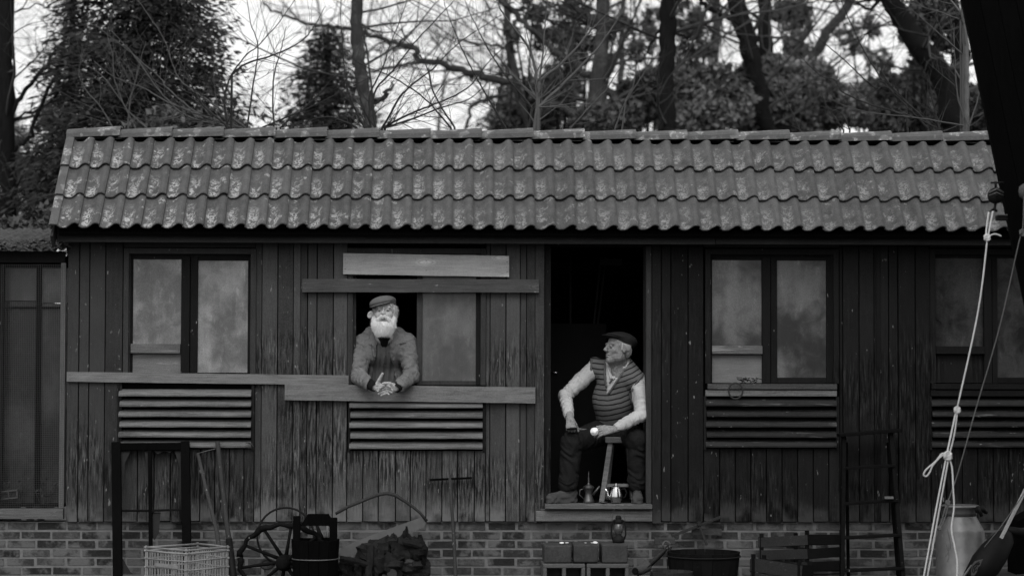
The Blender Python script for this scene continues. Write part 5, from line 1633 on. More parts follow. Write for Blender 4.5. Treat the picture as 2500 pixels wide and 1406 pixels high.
# ------------------------------------------------------------------ upside down rake
rk = thing('rake', 'old rake standing head up, its toothed bar against the boards', 'rake', at(1112, 1440, -.35))
mb = MB(); mb.tube([at(1098, 1166, -.05), at(1103, 1240, -.13), at(1108, 1310, -.22), at(1112, 1406, -.33), at(1113, 1450, -.38)], [.011, .012, .013, .014, .014], 8); mb.build('shaft', M['handle'], rk, smooth=True)
mb = MB(); mb.bar(at(1049, 1171, -.045), at(1152, 1166, -.045), .016, .018, side=(0, 0, 1)); mb.build('head', M['black_wood'], rk)
for k in range(11):
    q = at(1052 + k * 9.6, 1172 - k * .45, -.05); mb = MB(); mb.tube([q, q + V(0, -.012, -.035)], [.0045, .002], 5); mb.build('tooth', M['iron'], rk)

# ------------------------------------------------------------------ T handled auger, brick scrap, pump pipe, tubs
au = thing('auger', 'wooden cross shaped stick tool lying against the bricks above the round tub', 'auger', at(1710, 1300, -.1))
mb = MB(); mb.bar(at(1640, 1308, -.06), at(1761, 1261, -.06), .020, .022, side=(0, 0, 1)); mb.build('crossbar', M['crate'], au, bevel=.002)
mb = MB(); mb.bar(at(1705, 1276, -.085), at(1726, 1330, -.10), .017, .018, side=(1, 0, 0)); mb.build('shank', M['crate'], au, bevel=.002)
mb = MB(); mb.box(at(1707, 1277, -.09), (.030, .03, .030)); mb.build('socket', M['crate'], au)
pp_ = thing('pump_pipe', 'slanted metal pipe with a ring end, leaning by the round tub', 'pipe', at(1560, 1440, -.5))
mb = MB(); mb.tube([at(1633, 1332, -.42), at(1610, 1356, -.45), at(1585, 1378, -.5)], [.012, .018, .022], 10); mb.build('upper_tube', M['crate'], pp_, smooth=True)
mb = MB(); mb.tube([at(1582, 1380, -.5), at(1560, 1392, -.54), at(1551, 1394, -.58)], [.042, .036, .028], 14, cap=False); mb.build('bell', M['concrete'], pp_, smooth=True)
mb = MB(); c_ = at(1550, 1394, -.585); mb.tube([c_, c_ + V(.004, .012, .003)], [.022, .022], 14); mb.build('mouth', M['black'], pp_)
mb = MB(); mb.tube([at(1629, 1340, -.47), at(1600, 1368, -.52), at(1560, 1402, -.57), at(1540, 1425, -.6)], .006, 6); mb.build('rod', M['black'], pp_, smooth=True)
pts = [at(1627, 1330, -.44) + V(math.cos(2 * math.pi * k / 16) * .026, -.01 * math.sin(k), math.sin(2 * math.pi * k / 16) * .026) for k in range(17)]
MB().tube(pts, .0075, 7, cap=False).build('ring', M['concrete_light'], pp_, smooth=True)
mb = MB()
for dx in (-.006, .006, .016): mb.tube([at(1634, 1334, -.5) + V(dx, 0, 0), at(1632, 1360, -.5) + V(dx * .4, 0, 0), at(1632, 1392, -.5) + V(dx, 0, 0)], .0035, 5)
mb.build('strap', M['black'], pp_)
def tub(name, label, cx, py_top, r_, y, depth, m, n=20, hoops=(-.05,), wall=.02):
    t = thing(name, label, 'tub', (cx, y, 0)); zt_ = py_top
    for k in range(n):
        a0 = 2 * math.pi * k / n; a1 = 2 * math.pi * (k + 1) / n - .012; mb = MB(); p8 = []
        for (r0, z_) in ((r_ * .82, zt_ - depth), (r_, zt_)):
            for a in (a0, a1): p8.append((cx + math.cos(a) * r0, y + math.sin(a) * r0, z_))
            for a in (a1, a0): p8.append((cx + math.cos(a) * (r0 - wall), y + math.sin(a) * (r0 - wall), z_))
        mb.v = p8; mb.f = [(0, 3, 2, 1), (4, 5, 6, 7), (0, 1, 5, 4), (1, 2, 6, 5), (2, 3, 7, 6), (3, 0, 4, 7)]
        mb.build('stave', M[m], t)
    mb = MB(); mb.lathe([(r_ * .80, 0), (r_ * .80, .015)], (cx, y, zt_ - depth * .7), 24); mb.build('bottom', M['black'], t)
    for h_ in hoops:
        rr_ = r_ * (1 + .18 * h_ / depth) + .003
        MB().tube([V(cx + math.cos(2 * math.pi * k / 36) * rr_, y + math.sin(2 * math.pi * k / 36) * rr_, zt_ + h_) for k in range(37)], .006, 6, cap=False).build('hoop', M['iron'], t, smooth=True)
    return t
c_ = at(1718, 1346, -.52)
tub('half_barrel', 'wide dark half barrel tub right of the concrete block step', c_.x, c_.z, .262, -.52, .40, 'dark_wood', 22, (-.03, -.24))
c_ = at(1640, 1394, -.85)
tub('small_tub', 'small low tub in front of the wide half barrel', c_.x, c_.z, .150, -.85, .22, 'crate', 16, (-.03,), .014)
mb = MB(); mb.box(at(1725, 1297, -.02), (.22, .03, .045), Matrix.Rotation(R(2), 3, 'Y')); tag(mb.build('roof_slate', M['concrete']), 'flat dark slate leaning on the bricks behind the cross shaped tool', 'slate')
mb = MB(); mb.box(at(1623, 1320, -.09), (.15, .05, .05)); tag(mb.build('loose_brick', M['concrete'], bevel=.003), 'loose dark brick behind the ring of the slanted pipe', 'brick')

# ------------------------------------------------------------------ two old fruit crates
def crate(label, pts_top, slat_h, n, gap, y0, depth, m_l, m_r, tilt):
    """corner crate: left side faces the viewer's left, right side gets a darker wood colour for its shadow"""
    cr_ = thing('fruit_crate', label, 'crate', at(pts_top[1][0], 1406, y0), 'fruit crates stacked against the brick footing')
    (ax__, ay), (bx__, by), (cx__, cy) = pts_top
    A_, B_, C_ = at(ax__, ay, y0 + depth * .55), at(bx__, by, y0), at(cx__, cy, y0 + depth * .18)
    D_ = A_ + (C_ - B_)
    for i in range(n):
        dz = V(0, 0, -(i * (slat_h + gap)))
        for (P_, Q_, m_, nm) in ((A_, B_, m_l, 'side_slat'), (B_, C_, m_r, 'end_slat'), (C_, D_, m_r, 'side_slat'), (D_, A_, m_r, 'end_slat')):
            w_ = rnd.uniform(-.006, .006)
            mb = MB(); mb.bar(P_ + dz + V(0, 0, -slat_h / 2 + w_), Q_ + dz + V(0, 0, -slat_h / 2 - w_), slat_h, .010, side=(0, 0, 1)); mb.build(nm, M[m_], cr_)
    H_ = n * (slat_h + gap)
    for P_, sx, sy in ((A_, .02, -.0), (B_, -.016, .022), (C_, -.02, .015), (D_, 0, .0)):
        inn = ((A_ + C_) / 2 - P_).normalized() * .022
        mb = MB(); mb.bb(P_.x + inn.x - .014, P_.x + inn.x + .014, P_.y + inn.y - .014, P_.y + inn.y + .014, P_.z - H_, P_.z + .03); mb.build('corner_post', M[m_r], cr_)
    mb = MB(); mb.poly([p_ + V(0, 0, -H_) for p_ in (A_, B_, C_, D_)], V(0, 0, .008)); mb.build('base', M[m_r], cr_)
crate('upper slatted wooden fruit crate left of the step ladder', ((1852, 1312), (1972, 1305), (2062, 1303)), .070, 3, .026, -.42, .55, 'crate', 'crate_shaded', 0)
crate('lower slatted wooden fruit crate, sunk left of the dark crate corner', ((1832, 1362), (1958, 1378), (1985, 1380)), .095, 2, .006, -.62, .30, 'crate', 'crate_shaded', 0)

# ------------------------------------------------------------------ step ladder
ld = thing('step_ladder', 'dark wooden step ladder leaning open against the wall', 'ladder', at(2130, 1450, -.4))
YL = lambda py: -.16 - (py - 1050) / 330. * .22
def lb(a, b, w_, m, name, t=.028, dy=0):
    A_, B_ = at(a[0], a[1], YL(a[1]) + dy), at(b[0], b[1], YL(b[1]) + dy)
    mb = MB(); mb.bar(A_, B_, w_, t, side=(1, 0, 0) if abs(a[0] - b[0]) < abs(a[1] - b[1]) else (0, 0, 1)); return mb.build(name, M[m], ld, bevel=.002)
lb((2060, 1062), (2055, 1455), .028, 'dark_wood', 'stile', .06); lb((2174, 1056), (2208, 1455), .030, 'dark_wood', 'stile', .06)
mb = MB(); A_, B_ = at(2046, 1062, -.17), at(2198, 1050, -.17); mb.bar(A_, B_, .022, .14, side=(0, 0, 1)); mb.build('top_step', M['dark_wood'], ld, bevel=.003)
for pa, pb_ in (((2062, 1142), (2182, 1136)), ((2061, 1229), (2190, 1221)), ((2060, 1312), (2196, 1305)), ((2060, 1392), (2204, 1386))):
    A_, B_ = at(*pa, YL(pa[1])), at(*pb_, YL(pb_[1])); mb = MB(); mb.bar(A_, B_, .018, .10, side=(0, 0, 1)); mb.build('tread', M['dark_wood'], ld, bevel=.002)
lb((2066, 1080), (2072, 1455), .02, 'black_wood', 'rear_leg', .03, .10); lb((2168, 1080), (2196, 1455), .02, 'black_wood', 'rear_leg', .03, .10)
mb = MB(); mb.box(at(2170, 1214, -.33), (.06, .04, .016)); tag(mb.build('wood_offcut', M['plank_mid']), 'small pale offcut lying on the middle tread of the step ladder', 'offcut')

# ------------------------------------------------------------------ milk churn
mc = thing('milk_churn', 'big grey metal milk churn behind the white ropes', 'milk churn', at(2343, 1440, -.75))
c_ = at(2344, 1232, -.75); rz_ = c_.z
prof = [(.165, -.62), (.170, -.60), (.170, -.535), (.176, -.53), (.176, -.515), (.170, -.51), (.170, -.185), (.160, -.165), (.115, -.085), (.110, -.075)]
mb = MB(); mb.lathe([(r_, h_) for r_, h_ in prof], (c_.x, -.75, rz_), 40); mb.build('body', M['alu'], mc, smooth=True)
mb = MB(); mb.lathe([(.112, -.074), (.118, -.05), (.120, -.022), (.132, -.015), (.134, -.004), (.126, 0), (.10, .0), (.02, .006)], (c_.x, -.75, rz_), 32); mb.build('lid', M['alu'], mc, smooth=True)
mb = MB(); mb.tube([V(c_.x + .08, -.87, rz_ - .03), V(c_.x + .13, -.87, rz_ - .02), V(c_.x + .165, -.85, rz_ - .05)], [.02, .024, .012], 8); mb.tube([V(c_.x + .09, -.89, rz_ + .0), V(c_.x + .12, -.89, rz_ - .07)], [.012, .014], 6); mb.build('clamp', M['black'], mc, smooth=True)
mb = MB(); mb.tube([V(c_.x - .112, -.80, rz_ - .07), V(c_.x - .15, -.80, rz_ - .085), V(c_.x - .155, -.80, rz_ - .02), V(c_.x - .12, -.80, rz_ - .01)], .007, 6); mb.build('handle', M['iron'], mc, smooth=True)

# ------------------------------------------------------------------ iron ring (an old horseshoe shaped ring) on the sill
pts = [at(1796, 954, -.075) + V(math.cos(a) * .052, .0, math.sin(a) * .058) for a in [2 * math.pi * k / 28 for k in range(29)]]
tag(MB().tube(pts, .0065, 7, cap=False).build('iron_ring', M['crate'], smooth=True), 'rusty iron ring hanging on the sill right of the doorway', 'ring')
ct = MB()
for k in range(26):
    a = at(1822 + rnd.uniform(-14, 30), 934 + rnd.uniform(-14, 3), -.02); e = a + V(rnd.uniform(-.05, .06), -.01, rnd.uniform(-.02, .03)); ct.tube([a, e], .003, 4)
tag(ct.build('straw_tuft', M['crate']), 'dull tuft of straw and web on the sill beside the iron ring', 'straw')

# ------------------------------------------------------------------ leaning dark planks at the right edge, pulleys and ropes
YP = -2.6
ph = thing('leaning_planks', 'black leaning wall of planks cutting off the upper right corner', 'plank wall', (X(2480, 900, YP), YP, 0))
dxs = (2475 - 2350) / 600.
for k in range(14):  # planks out of view are added to shade the cabin wall
    w0 = 44
    top_ = [(2349 + k * w0, -260), (2349 + (k + 1) * w0 - 1, -260)]
    f0 = lambda x_, y_: x_ + (y_ - 0) * dxs
    pts = [at(f0(2349 + k * w0, -260), -260, YP), at(f0(2349 + (k + 1) * w0 - 1.2, -260), -260, YP), at(f0(2349 + (k + 1) * w0 - 1.2, 1600), 1600, YP), at(f0(2349 + k * w0, 1600), 1600, YP)]
    mb = MB(); mb.poly(pts, V(0, .05, 0)); mb.build('plank', M['black_wood'], ph)
mb = MB(); q_ = at(2640, 700, YP); mb.poly([V(q_.x + .25, YP - .02, 0), V(q_.x + .25, YP - 7, 0), V(q_.x + .25, YP - 7, 5.4), V(q_.x + .25, YP - .02, 5.4)], V(.05, 0, 0)); mb.build('unseen_shade_wall', M['black_wood'], ph)  # unseen wall added to shade the right end of the cabin
def pulley(c, r_, name, label, yy_):
    p_ = thing(name, label, 'pulley', c)
    Mx = Matrix.Rotation(R(90), 3, 'X')
    mb = MB(); mb.lathe([(r_ * .96, -.020), (r_, -.012), (r_ * .8, 0), (r_, .012), (r_ * .96, .020)], c, 24, Mx); mb.build('wheel', M['black'], p_, smooth=True)
    mb = MB(); mb.tube([c + V(-r_ * .9, -.02, r_ * .35), c + V(0, -.025, r_ * .8), c + V(r_ * .9, -.02, r_ * .35)], .005, 6); mb.tube([c + V(-r_ * .9, -.02, -.0), c + V(0, -.025, r_ * .35), c + V(r_ * .9, -.02, 0)], .003, 6); mb.build('rim_glint', M['iron_light'], p_, smooth=True)
    mb = MB(); mb.tube([c + V(0, 0, r_), c + V(0, 0, r_ + .04)], .008, 8); mb.tube([c + V(-.03, 0, r_ + .03), c + V(.05, .0, r_ + .032)], .007, 6)
    mb.tube([c + V(0, -.024, 0), c + V(0, .024, 0)], .008, 8); mb.build('axle', M['iron'], p_, smooth=True)
    return p_
YR = -2.75
cP = at(2431, 478, YR)
pulley(cP, .050, 'pulley', 'round black pulley hanging at the roof corner above the white rope', YR)
brk = thing('bracket', 'small dark bracket with a bright edge under the round pulley', 'bracket', at(2440, 532, YR))
mb = MB(); a = at(2434, 525, YR); b = at(2461, 538, YR); mb.bb(a.x, b.x, YR, YR + .05, b.z, a.z); mb.build('plate', M['black'], brk, bevel=.003)
mb = MB(); a = at(2437, 525, YR - .01); b = at(2460, 525, YR - .01); mb.tube([a, b], .004, 6); mb.build('edge', M['concrete_light'], brk)
mb = MB(); mb.tube([at(2431, 492, YR), at(2428, 512, YR), at(2415, 516, YR), at(2426, 510, YR), at(2434, 516, YR)], .009, 6); mb.build('hook', M['iron'], brk, smooth=True)
def ropes(name, label, cat, lines, m, r_, knots=()):
    t = thing(name, label, cat, at(lines[0][0][0], 1406, YR))
    for L_ in lines:
        pts = [at(a, b, YR - .02) for a, b in L_]
        # smooth by Catmull-Rom
        out = []
        for i in range(len(pts) - 1):
            p0, p1_, p2_, p3 = pts[max(i - 1, 0)], pts[i], pts[i + 1], pts[min(i + 2, len(pts) - 1)]
            for k in range(6):
                u = k / 6; out.append(.5 * ((2 * p1_) + (p2_ - p0) * u + (2 * p0 - 5 * p1_ + 4 * p2_ - p3) * u * u + (3 * p1_ - p0 - 3 * p2_ + p3) * u ** 3))
        out.append(pts[-1])
        MB().tube(out, r_, 6).build('strand', M[m], t, smooth=True)
    for (a, b, s_) in knots:
        c_ = at(a, b, YR - .03)
        for k in range(4):
            an = k * .8 + .3
            q = [c_ + V(math.cos(u) * s_, math.sin(u * 2) * s_ * .3, math.sin(u) * s_ * .55 + (k - 1.5) * s_ * .35) for u in [an + 2 * math.pi * j / 10 for j in range(11)]]
            MB().tube(q, r_ * 1.2, 5).build('knot', M[m], t, smooth=True)
    return t
ropes('white_rope', 'long white double rope tied in knots, hanging from the black pulley', 'rope',
      [[(2414, 518), (2409, 552), (2407, 580)], [(2424, 516), (2417, 552), (2412, 580)], [(2411, 580), (2388, 760), (2336, 1000)], [(2410, 580), (2422, 573), (2432, 572), (2445, 577)],
       [(2335, 1000), (2322, 1060), (2311, 1112)], [(2338, 1000), (2330, 1060), (2317, 1112)], [(2311, 1112), (2286, 1240), (2253, 1420)], [(2317, 1112), (2294, 1240), (2261, 1425)],
       [(2314, 1110), (2300, 1107), (2284, 1126), (2262, 1145), (2255, 1158), (2262, 1162), (2270, 1152), (2278, 1135), (2300, 1112), (2318, 1110)],
       [(2314, 1112), (2324, 1140), (2327, 1190), (2329, 1240), (2323, 1290), (2330, 1330), (2337, 1370), (2336, 1420)]], 'rope', .0052, ((2410, 580, .016), (2337, 1000, .016), (2314, 1112, .022)))
ropes('grey_rope', 'thin grey rope slanting down from the upper pulley to the churn', 'rope',
      [[(2500, 470), (2497, 560), (2488, 590), (2440, 800), (2382, 1000), (2340, 1150), (2314, 1225)], [(2312, 1225), (2302, 1260), (2292, 1290), (2275, 1340), (2262, 1406)], [(2316, 1226), (2308, 1260), (2296, 1288)],
       [(2300, 1305), (2316, 1350), (2313, 1370)], [(2312, 1290), (2320, 1330), (2306, 1360)]], 'rope_dark', .0036, ((2497, 568, .018), (2314, 1226, .012), (2293, 1288, .010)))
mb = MB(); mb.lathe([(.002, .05), (.028, .03), (.032, 0), (.026, -.03), (.002, -.05)], at(2499, 468, YR), 14); tag(mb.build('rope_float', M['concrete_light'], smooth=True), 'pale rounded knob at the right edge of the picture where the grey rope starts', 'knob')

# ------------------------------------------------------------------ bottom right: barrow cart with a crest, pale pole
ca = thing('tilted_cask', 'dark tilted round case with a pale crest plate at the bottom right', 'case', at(2420, 1400, -1.2))
a, b = at(2375, 1420, -1.25), at(2462, 1300, -1.15)
ax2 = (b - a).normalized(); Mc = ax2.to_track_quat('Z', 'Y').to_matrix()
L_ = (b - a).length
mb = MB(); mb.lathe([(.06, 0), (.085, .02), (.105, L_ * .35), (.10, L_ * .6), (.07, L_ * .9), (.04, L_)], a, 24, Mc); cb_ = mb.build('case', M['black'], ca, smooth=True)
mb = MB(); mb.tube([b + V(-.02, 0, .02), b + V(.08, 0, .0), b + V(.16, .02, .01)], [.03, .035, .03], 8); mb.build('grip', M['black'], ca, smooth=True)
out_ = [(2371, 1404), (2371, 1390), (2373, 1378), (2380, 1369), (2390, 1366), (2400, 1364), (2396, 1372), (2393, 1380), (2387, 1384), (2387, 1392), (2379, 1404)]
mb = MB(); mb.poly([at(px_, py_, -1.385) for px_, py_ in out_], V(0, .004, 0)); mb.build('crest_plate', M['concrete_light'], ca)
for pts in (((2374, 1396), (2376, 1382), (2383, 1374), (2391, 1370)), ((2377, 1398), (2380, 1390), (2378, 1386), (2384, 1382), (2383, 1377), (2389, 1375)), ((2381, 1392), (2384, 1388), (2386, 1392)), ((2388, 1378), (2392, 1373))):
    MB().tube([at(px_, py_, -1.389) for px_, py_ in pts], .0026, 5).build('crest_mark', M['black'], ca, smooth=True)
tag(MB().bar(at(2444, 1313, -1.3), at(2512, 1178, -1.3), .020, .02, side=(1, 0, .5)).build('pale_pole', M['white_pole']), 'straight pale pole rising to the right edge above the crested case', 'pole')
tag(MB().tube([at(2403, 1335, -1.35), at(2440, 1290, -1.35), at(2478, 1236, -1.35), at(2510, 1190, -1.35)], .0035, 6).build('thin_cord', M['rope_dark'], smooth=True), 'thin straight cord just left of the pale pole', 'cord')
tag(MB().tube([at(2330, 1440, -1.4), at(2355, 1403, -1.4), at(2372, 1378, -1.4)], [.014, .010, .004], 7).build('wire_hook', M['iron_light'], smooth=True), 'grey tapering hook left of the crest plate', 'hook')
sb = MB(); sb.poly([at(px_, py_, -1.0) for px_, py_ in ((2482, 1420), (2480, 1330), (2488, 1270), (2560, 1230), (2570, 1420))], V(0, .25, 0)); tag(sb.build('dark_board', M['black_wood']), 'black upright board at the bottom right edge of the picture', 'board')
sb = MB(); sb.box(at(2470, 1402, -.8), (.42, .5, .04), Matrix.Rotation(R(-6), 3, 'Y')); tag(sb.build('slab_lid', M['concrete']), 'flat dull slab behind the crested case in the bottom right corner', 'slab')

# ------------------------------------------------------------------ trees and saplings behind the cabin
def bark(name, c, var=.45, lichen=.0):
    t = NT(name, .95, .04)
    n1 = t.noise(t.scale(t.pos, (9, 9, 2.2)), 3.0, 5, .7, .5); n2 = t.noise(t.pos, 2.2, 3)
    v = t.math('ADD', 1., t.math('ADD', t.math('MULTIPLY', t.math('SUBTRACT', n1, .5), var * 3), t.math('MULTIPLY', t.math('SUBTRACT', n2, .5), var * 1.5)))
    v = t.math('MAXIMUM', t.math('MULTIPLY', v, c), .003)
    if lichen: v = t.mix(t.math('MULTIPLY', t.ramp(t.noise(t.pos, 5, 4, .7), .5, .65), lichen), v, .13)
    t.color(v); t.bump(n1, .8, .03)
    return t.m
M['bark_dark'] = bark('dark_bark', .011)
M['bark_mid'] = bark('grey_bark', .045, lichen=.4)
M['bark_pale'] = bark('pale_bark', .13, .12)
M['twig'] = simple('bare_twigs', .025, .3, 6, .9, .2, 0)
M['twig_pale'] = simple('pale_twigs', .07, .4, 5, .9, .2, 0)
M['twig_far'] = simple('far_twigs', .05, .3, 2, .9, .1, 0)
def leaf(name, c, var=.7):
    t = NT(name, .8, .08)
    n1 = t.noise(t.pos, 2.6, 3, .6); n2 = t.noise(t.pos, 17, 2, .5)
    v = t.math('ADD', 1., t.math('ADD', t.math('MULTIPLY', t.math('SUBTRACT', n1, .5), var * 3), t.math('MULTIPLY', t.math('SUBTRACT', n2, .5), var * 2.5)))
    v = t.math('MAXIMUM', t.math('MULTIPLY', v, c), .004)
    t.color(v)
    return t.m
M['needle'] = leaf('spruce_needles', .03)
M['needle2'] = leaf('dark_needles', .036)
M['leaf'] = leaf('dull_leaves', .12)
M['leaf2'] = leaf('dark_leaves', .08)
M['leaf3'] = leaf('pale_leaves', .17)

rg = np.random.default_rng(11)

class Segs:
    """collects tapered segments and turns them into one three or five sided mesh"""
    def __init__(s): s.a, s.b, s.r, s.q = [], [], [], []
    def add(s, a, b, ra, rb): s.a.append(a); s.b.append(b); s.r.append(ra); s.q.append(rb)
    def poly(s, pts, rads):
        for i in range(len(pts) - 1): s.add(tuple(pts[i]), tuple(pts[i + 1]), rads[i], rads[i + 1])
    def build(s, name, m, parent, n=4, kind=None):
        a = np.array(s.a); b = np.array(s.b); ra = np.array(s.r)[:, None]; rb = np.array(s.q)[:, None]
        d = b - a; L = np.linalg.norm(d, axis=1)[:, None] + 1e-9; d = d / L
        u = np.cross(d, np.array([0.31, .83, .12])); u /= np.linalg.norm(u, axis=1)[:, None] + 1e-9; w = np.cross(d, u)
        b = b + d * rb * .5
        ring = []
        for c, r_ in ((a, ra), (b, rb)):
            for k in range(n):
                an = 2 * math.pi * k / n; ring.append(c + (u * math.cos(an) + w * math.sin(an)) * r_)
        v = np.stack(ring, 1).reshape(-1, 3); base = (np.arange(len(a)) * 2 * n)[:, None]
        f = np.concatenate([base + np.array([k, (k + 1) % n, n + (k + 1) % n, n + k]) for k in range(n)])
        return npmesh(name, v, f, m, parent, True, kind)

def catmull(pts, sub=5):
    out = []; pts = [Vector(p) for p in pts]
    for i in range(len(pts) - 1):
        p0, p1_, p2_, p3 = pts[max(i - 1, 0)], pts[i], pts[i + 1], pts[min(i + 2, len(pts) - 1)]
        for k in range(sub):
            u = k / sub; out.append(.5 * ((2 * p1_) + (p2_ - p0) * u + (2 * p0 - 5 * p1_ + 4 * p2_ - p3) * u * u + (3 * p1_ - p0 - 3 * p2_ + p3) * u ** 3))
    out.append(pts[-1]); return out

def sprout(sg, p, d, L, r_, depth, rr, wig=.25, upb=.25, kids=(2, 5), buds=False):
    """recursive bare twig"""
    n = 5; pts = [Vector(p)]; d = Vector(d).normalized()
    for i in range(n):
        d = (d + Vector((rr.gauss(0, wig), rr.gauss(0, wig), rr.gauss(0, wig) + upb * .3)) * .5).normalized()
        pts.append(pts[-1] + d * L / n)
    rad = [r_ * (1 - .72 * i / n) for i in range(n + 1)]
    sg.poly(pts, rad)
    if depth <= 0: return
    for k in range(rr.randint(*kids)):
        t = rr.uniform(.2, .95); i = min(int(t * n), n - 1); q = pts[i].lerp(pts[i + 1], t * n - i)
        dd = (pts[i + 1] - pts[i]).normalized(); side = Vector((rr.gauss(0, 1), rr.gauss(0, 1) * .8, rr.gauss(0, 1))); side = (side - dd * side.dot(dd)).normalized()
        nd = (dd * rr.uniform(.5, 1.0) + side * rr.uniform(.5, 1.0)).normalized()
        sprout(sg, q, nd, L * rr.uniform(.35, .62), max(rad[i] * .55, .0009), depth - 1, rr, wig, upb, kids)

def stem_line(sg, line, y, r0, r1, rr, twigs=8, tl=.5, depth=1, base=None, ydrift=.0, minr=.0012, upb=.25):
    """line: pixels from the root upwards"""
    pts = [at(px_, py_, y + ydrift * i) for i, (px_, py_) in enumerate(line)]
    if base is not None: pts = [Vector(base)] + pts
    pts = catmull(pts, 5); n = len(pts)
    rads = [r0 + (r1 - r0) * i / (n - 1) for i in range(n)]
    k0 = 5 if base is not None else 0
    for i in range(n): 
        if 0 < i < n - 1: pts[i] = pts[i] + Vector((rr.gauss(0, 1), rr.gauss(0, 1), rr.gauss(0, 1))) * min(r1 * .8, .0025)
    sg.poly(pts, rads)
    for _ in range(twigs):
        i = rr.randint(k0, n - 2); dd = (pts[i + 1] - pts[i]).normalized(); side = Vector((rr.gauss(0, 1), rr.gauss(0, .8), rr.gauss(0, 1))); side = (side - dd * side.dot(dd)).normalized()
        sprout(sg, pts[i], dd * .8 + side * .8, tl * rr.uniform(.4, 1.2), max(rads[i] * .42, minr), depth, rr, .22, upb, (1, 4))

def sapling(label, group, y, lines, m='twig', r0=.010, r1=.0022, twigs=9, tl=.55, seed=0, name='sapling', depth=1):
    rr = random.Random(seed); sg = Segs()
    x0 = at(lines[0][0][0], lines[0][0][1], y).x
    base = Vector((x0, y, .0))
    for L_ in lines:
        p = at(L_[0][0], L_[0][1], y)
        sg.poly(catmull([base, base.lerp(p, .5) + Vector((0, .05, .1)), p], 4), [r0 * 1.5 - (r0 * .5) * k / 8 for k in range(9)])
        stem_line(sg, L_, y, r0, r1, rr, twigs, tl, depth)
    t = thing(name, label, 'sapling', tuple(base), group)
    sg.build('branches', M[m], t, 5)
    return t
GS = 'bare saplings behind the roof'
sapling('bare sapling with crooked stems before the dark spruce, above the left roof end', GS, 2.4,
        [[(356, 312), (310, 267), (256, 193), (213, 159), (196, 137)], [(313, 312), (317, 250), (339, 168), (356, 102)], [(273, 308), (248, 265), (213, 225), (193, 182), (205, 120)],
         [(330, 312), (300, 250), (278, 190), (276, 140), (262, 85)]], 'twig_pale', .008, .003, 9, .5, 1)
sapling('bare sapling leaning left across the right half of the dark spruce', GS, 2.2,
        [[(598, 312), (532, 262), (484, 230), (441, 196), (418, 148), (395, 85), (336, 0)], [(590, 312), (500, 285), (410, 250), (350, 215), (280, 190), (230, 150)], [(585, 312), (470, 290), (400, 235), (330, 140), (270, 75)],
         [(560, 312), (480, 275), (405, 212), (390, 190), (320, 130), (230, 60)]], 'twig_pale', .010, .0028, 11, .55, 2)
sapling('bare sapling whose forked stem rises beside the right edge of the spruce', GS, 2.0,
        [[(555, 312), (548, 256), (551, 222), (566, 182), (603, 134), (629, 114), (683, 54), (725, -10)], [(560, 312), (500, 262), (476, 225), (440, 150), (415, 90)], [(566, 182), (600, 157), (671, 134), (737, 100), (768, 63), (794, 17)]], 'twig', .010, .0025, 10, .5, 3)
sapling('upright thin bare sapling in the pale sky left of the small spruce', GS, 1.9,
        [[(603, 312), (619, 199), (630, 114), (612, 57), (601, -10)], [(668, 312), (667, 199), (688, 114), (700, 65)], [(685, 312), (771, 239), (811, 193), (870, 160)], [(640, 312), (760, 262), (850, 215), (905, 190)]], 'twig', .008, .0022, 11, .5, 4)
sapling('bare bush fanning out to the right of the bent trunk', GS, 1.8,
        [[(905, 312), (902, 236), (927, 182), (956, 102), (993, 6)], [(915, 312), (913, 230), (961, 171), (1010, 108), (1072, 40), (1132, -20)], [(933, 313), (1013, 273), (1067, 253), (1141, 216), (1192, 154), (1255, 90)],
         [(933, 312), (976, 239), (1010, 205), (1067, 159), (1124, 102), (1226, 37)], [(870, 312), (800, 285), (740, 300), (690, 312)], [(940, 312), (1010, 290), (1080, 262), (1150, 240), (1200, 190)], [(890, 312), (868, 270), (848, 215), (836, 120), (832, 0)]], 'twig', .010, .0025, 12, .55, 5)
sapling('thin bare sapling leaning left over the middle of the roof', GS, 2.3,
        [[(1101, 313), (1038, 242), (960, 190), (885, 159), (799, 108)], [(1235, 313), (1158, 182), (1104, 63), (1080, -10)], [(1110, 312), (1060, 230), (1040, 160), (1000, 110), (930, 55)], [(1300, 265), (1220, 165), (1160, 60), (1130, -10)]], 'twig', .0085, .0022, 10, .5, 6)
sapling('pale barked young sapling with rising side branches, middle of the picture', GS, 1.7,
        [[(1305, 312), (1314, 228), (1325, 128), (1337, -10)], [(1314, 262), (1382, 199), (1456, 122), (1502, 57), (1524, 17)], [(1312, 240), (1297, 131), (1228, 34), (1214, -10)], [(1316, 200), (1382, 145), (1439, 80), (1453, 60)]], 'twig_pale', .015, .0030, 12, .45, 7)
sapling('two thin bare stems rising right of the pale sapling', GS, 1.8,
        [[(1394, 312), (1442, 259), (1485, 213), (1519, 154)], [(1502, 313), (1527, 250), (1570, 182), (1587, 134)], [(1527, 250), (1548, 200), (1552, 160)]], 'twig_pale', .0075, .0022, 6, .35, 8)
sapling('bare sapling with long stems leaning far left over the right roof end', GS, 2.0,
        [[(2267, 315), (2204, 250), (2156, 199), (2107, 120), (2065, 28), (2050, -10)], [(2287, 313), (2227, 285), (2127, 256), (2056, 225), (2039, 196), (1999, 182), (1908, 91)], [(2280, 312), (2170, 216), (2136, 215), (2065, 151), (2011, 105), (1988, 83)],
         [(2292, 313), (2278, 250), (2264, 176)], [(2213, 250), (2160, 190), (2150, 150)]], 'twig', .009, .0024, 10, .42, 9)
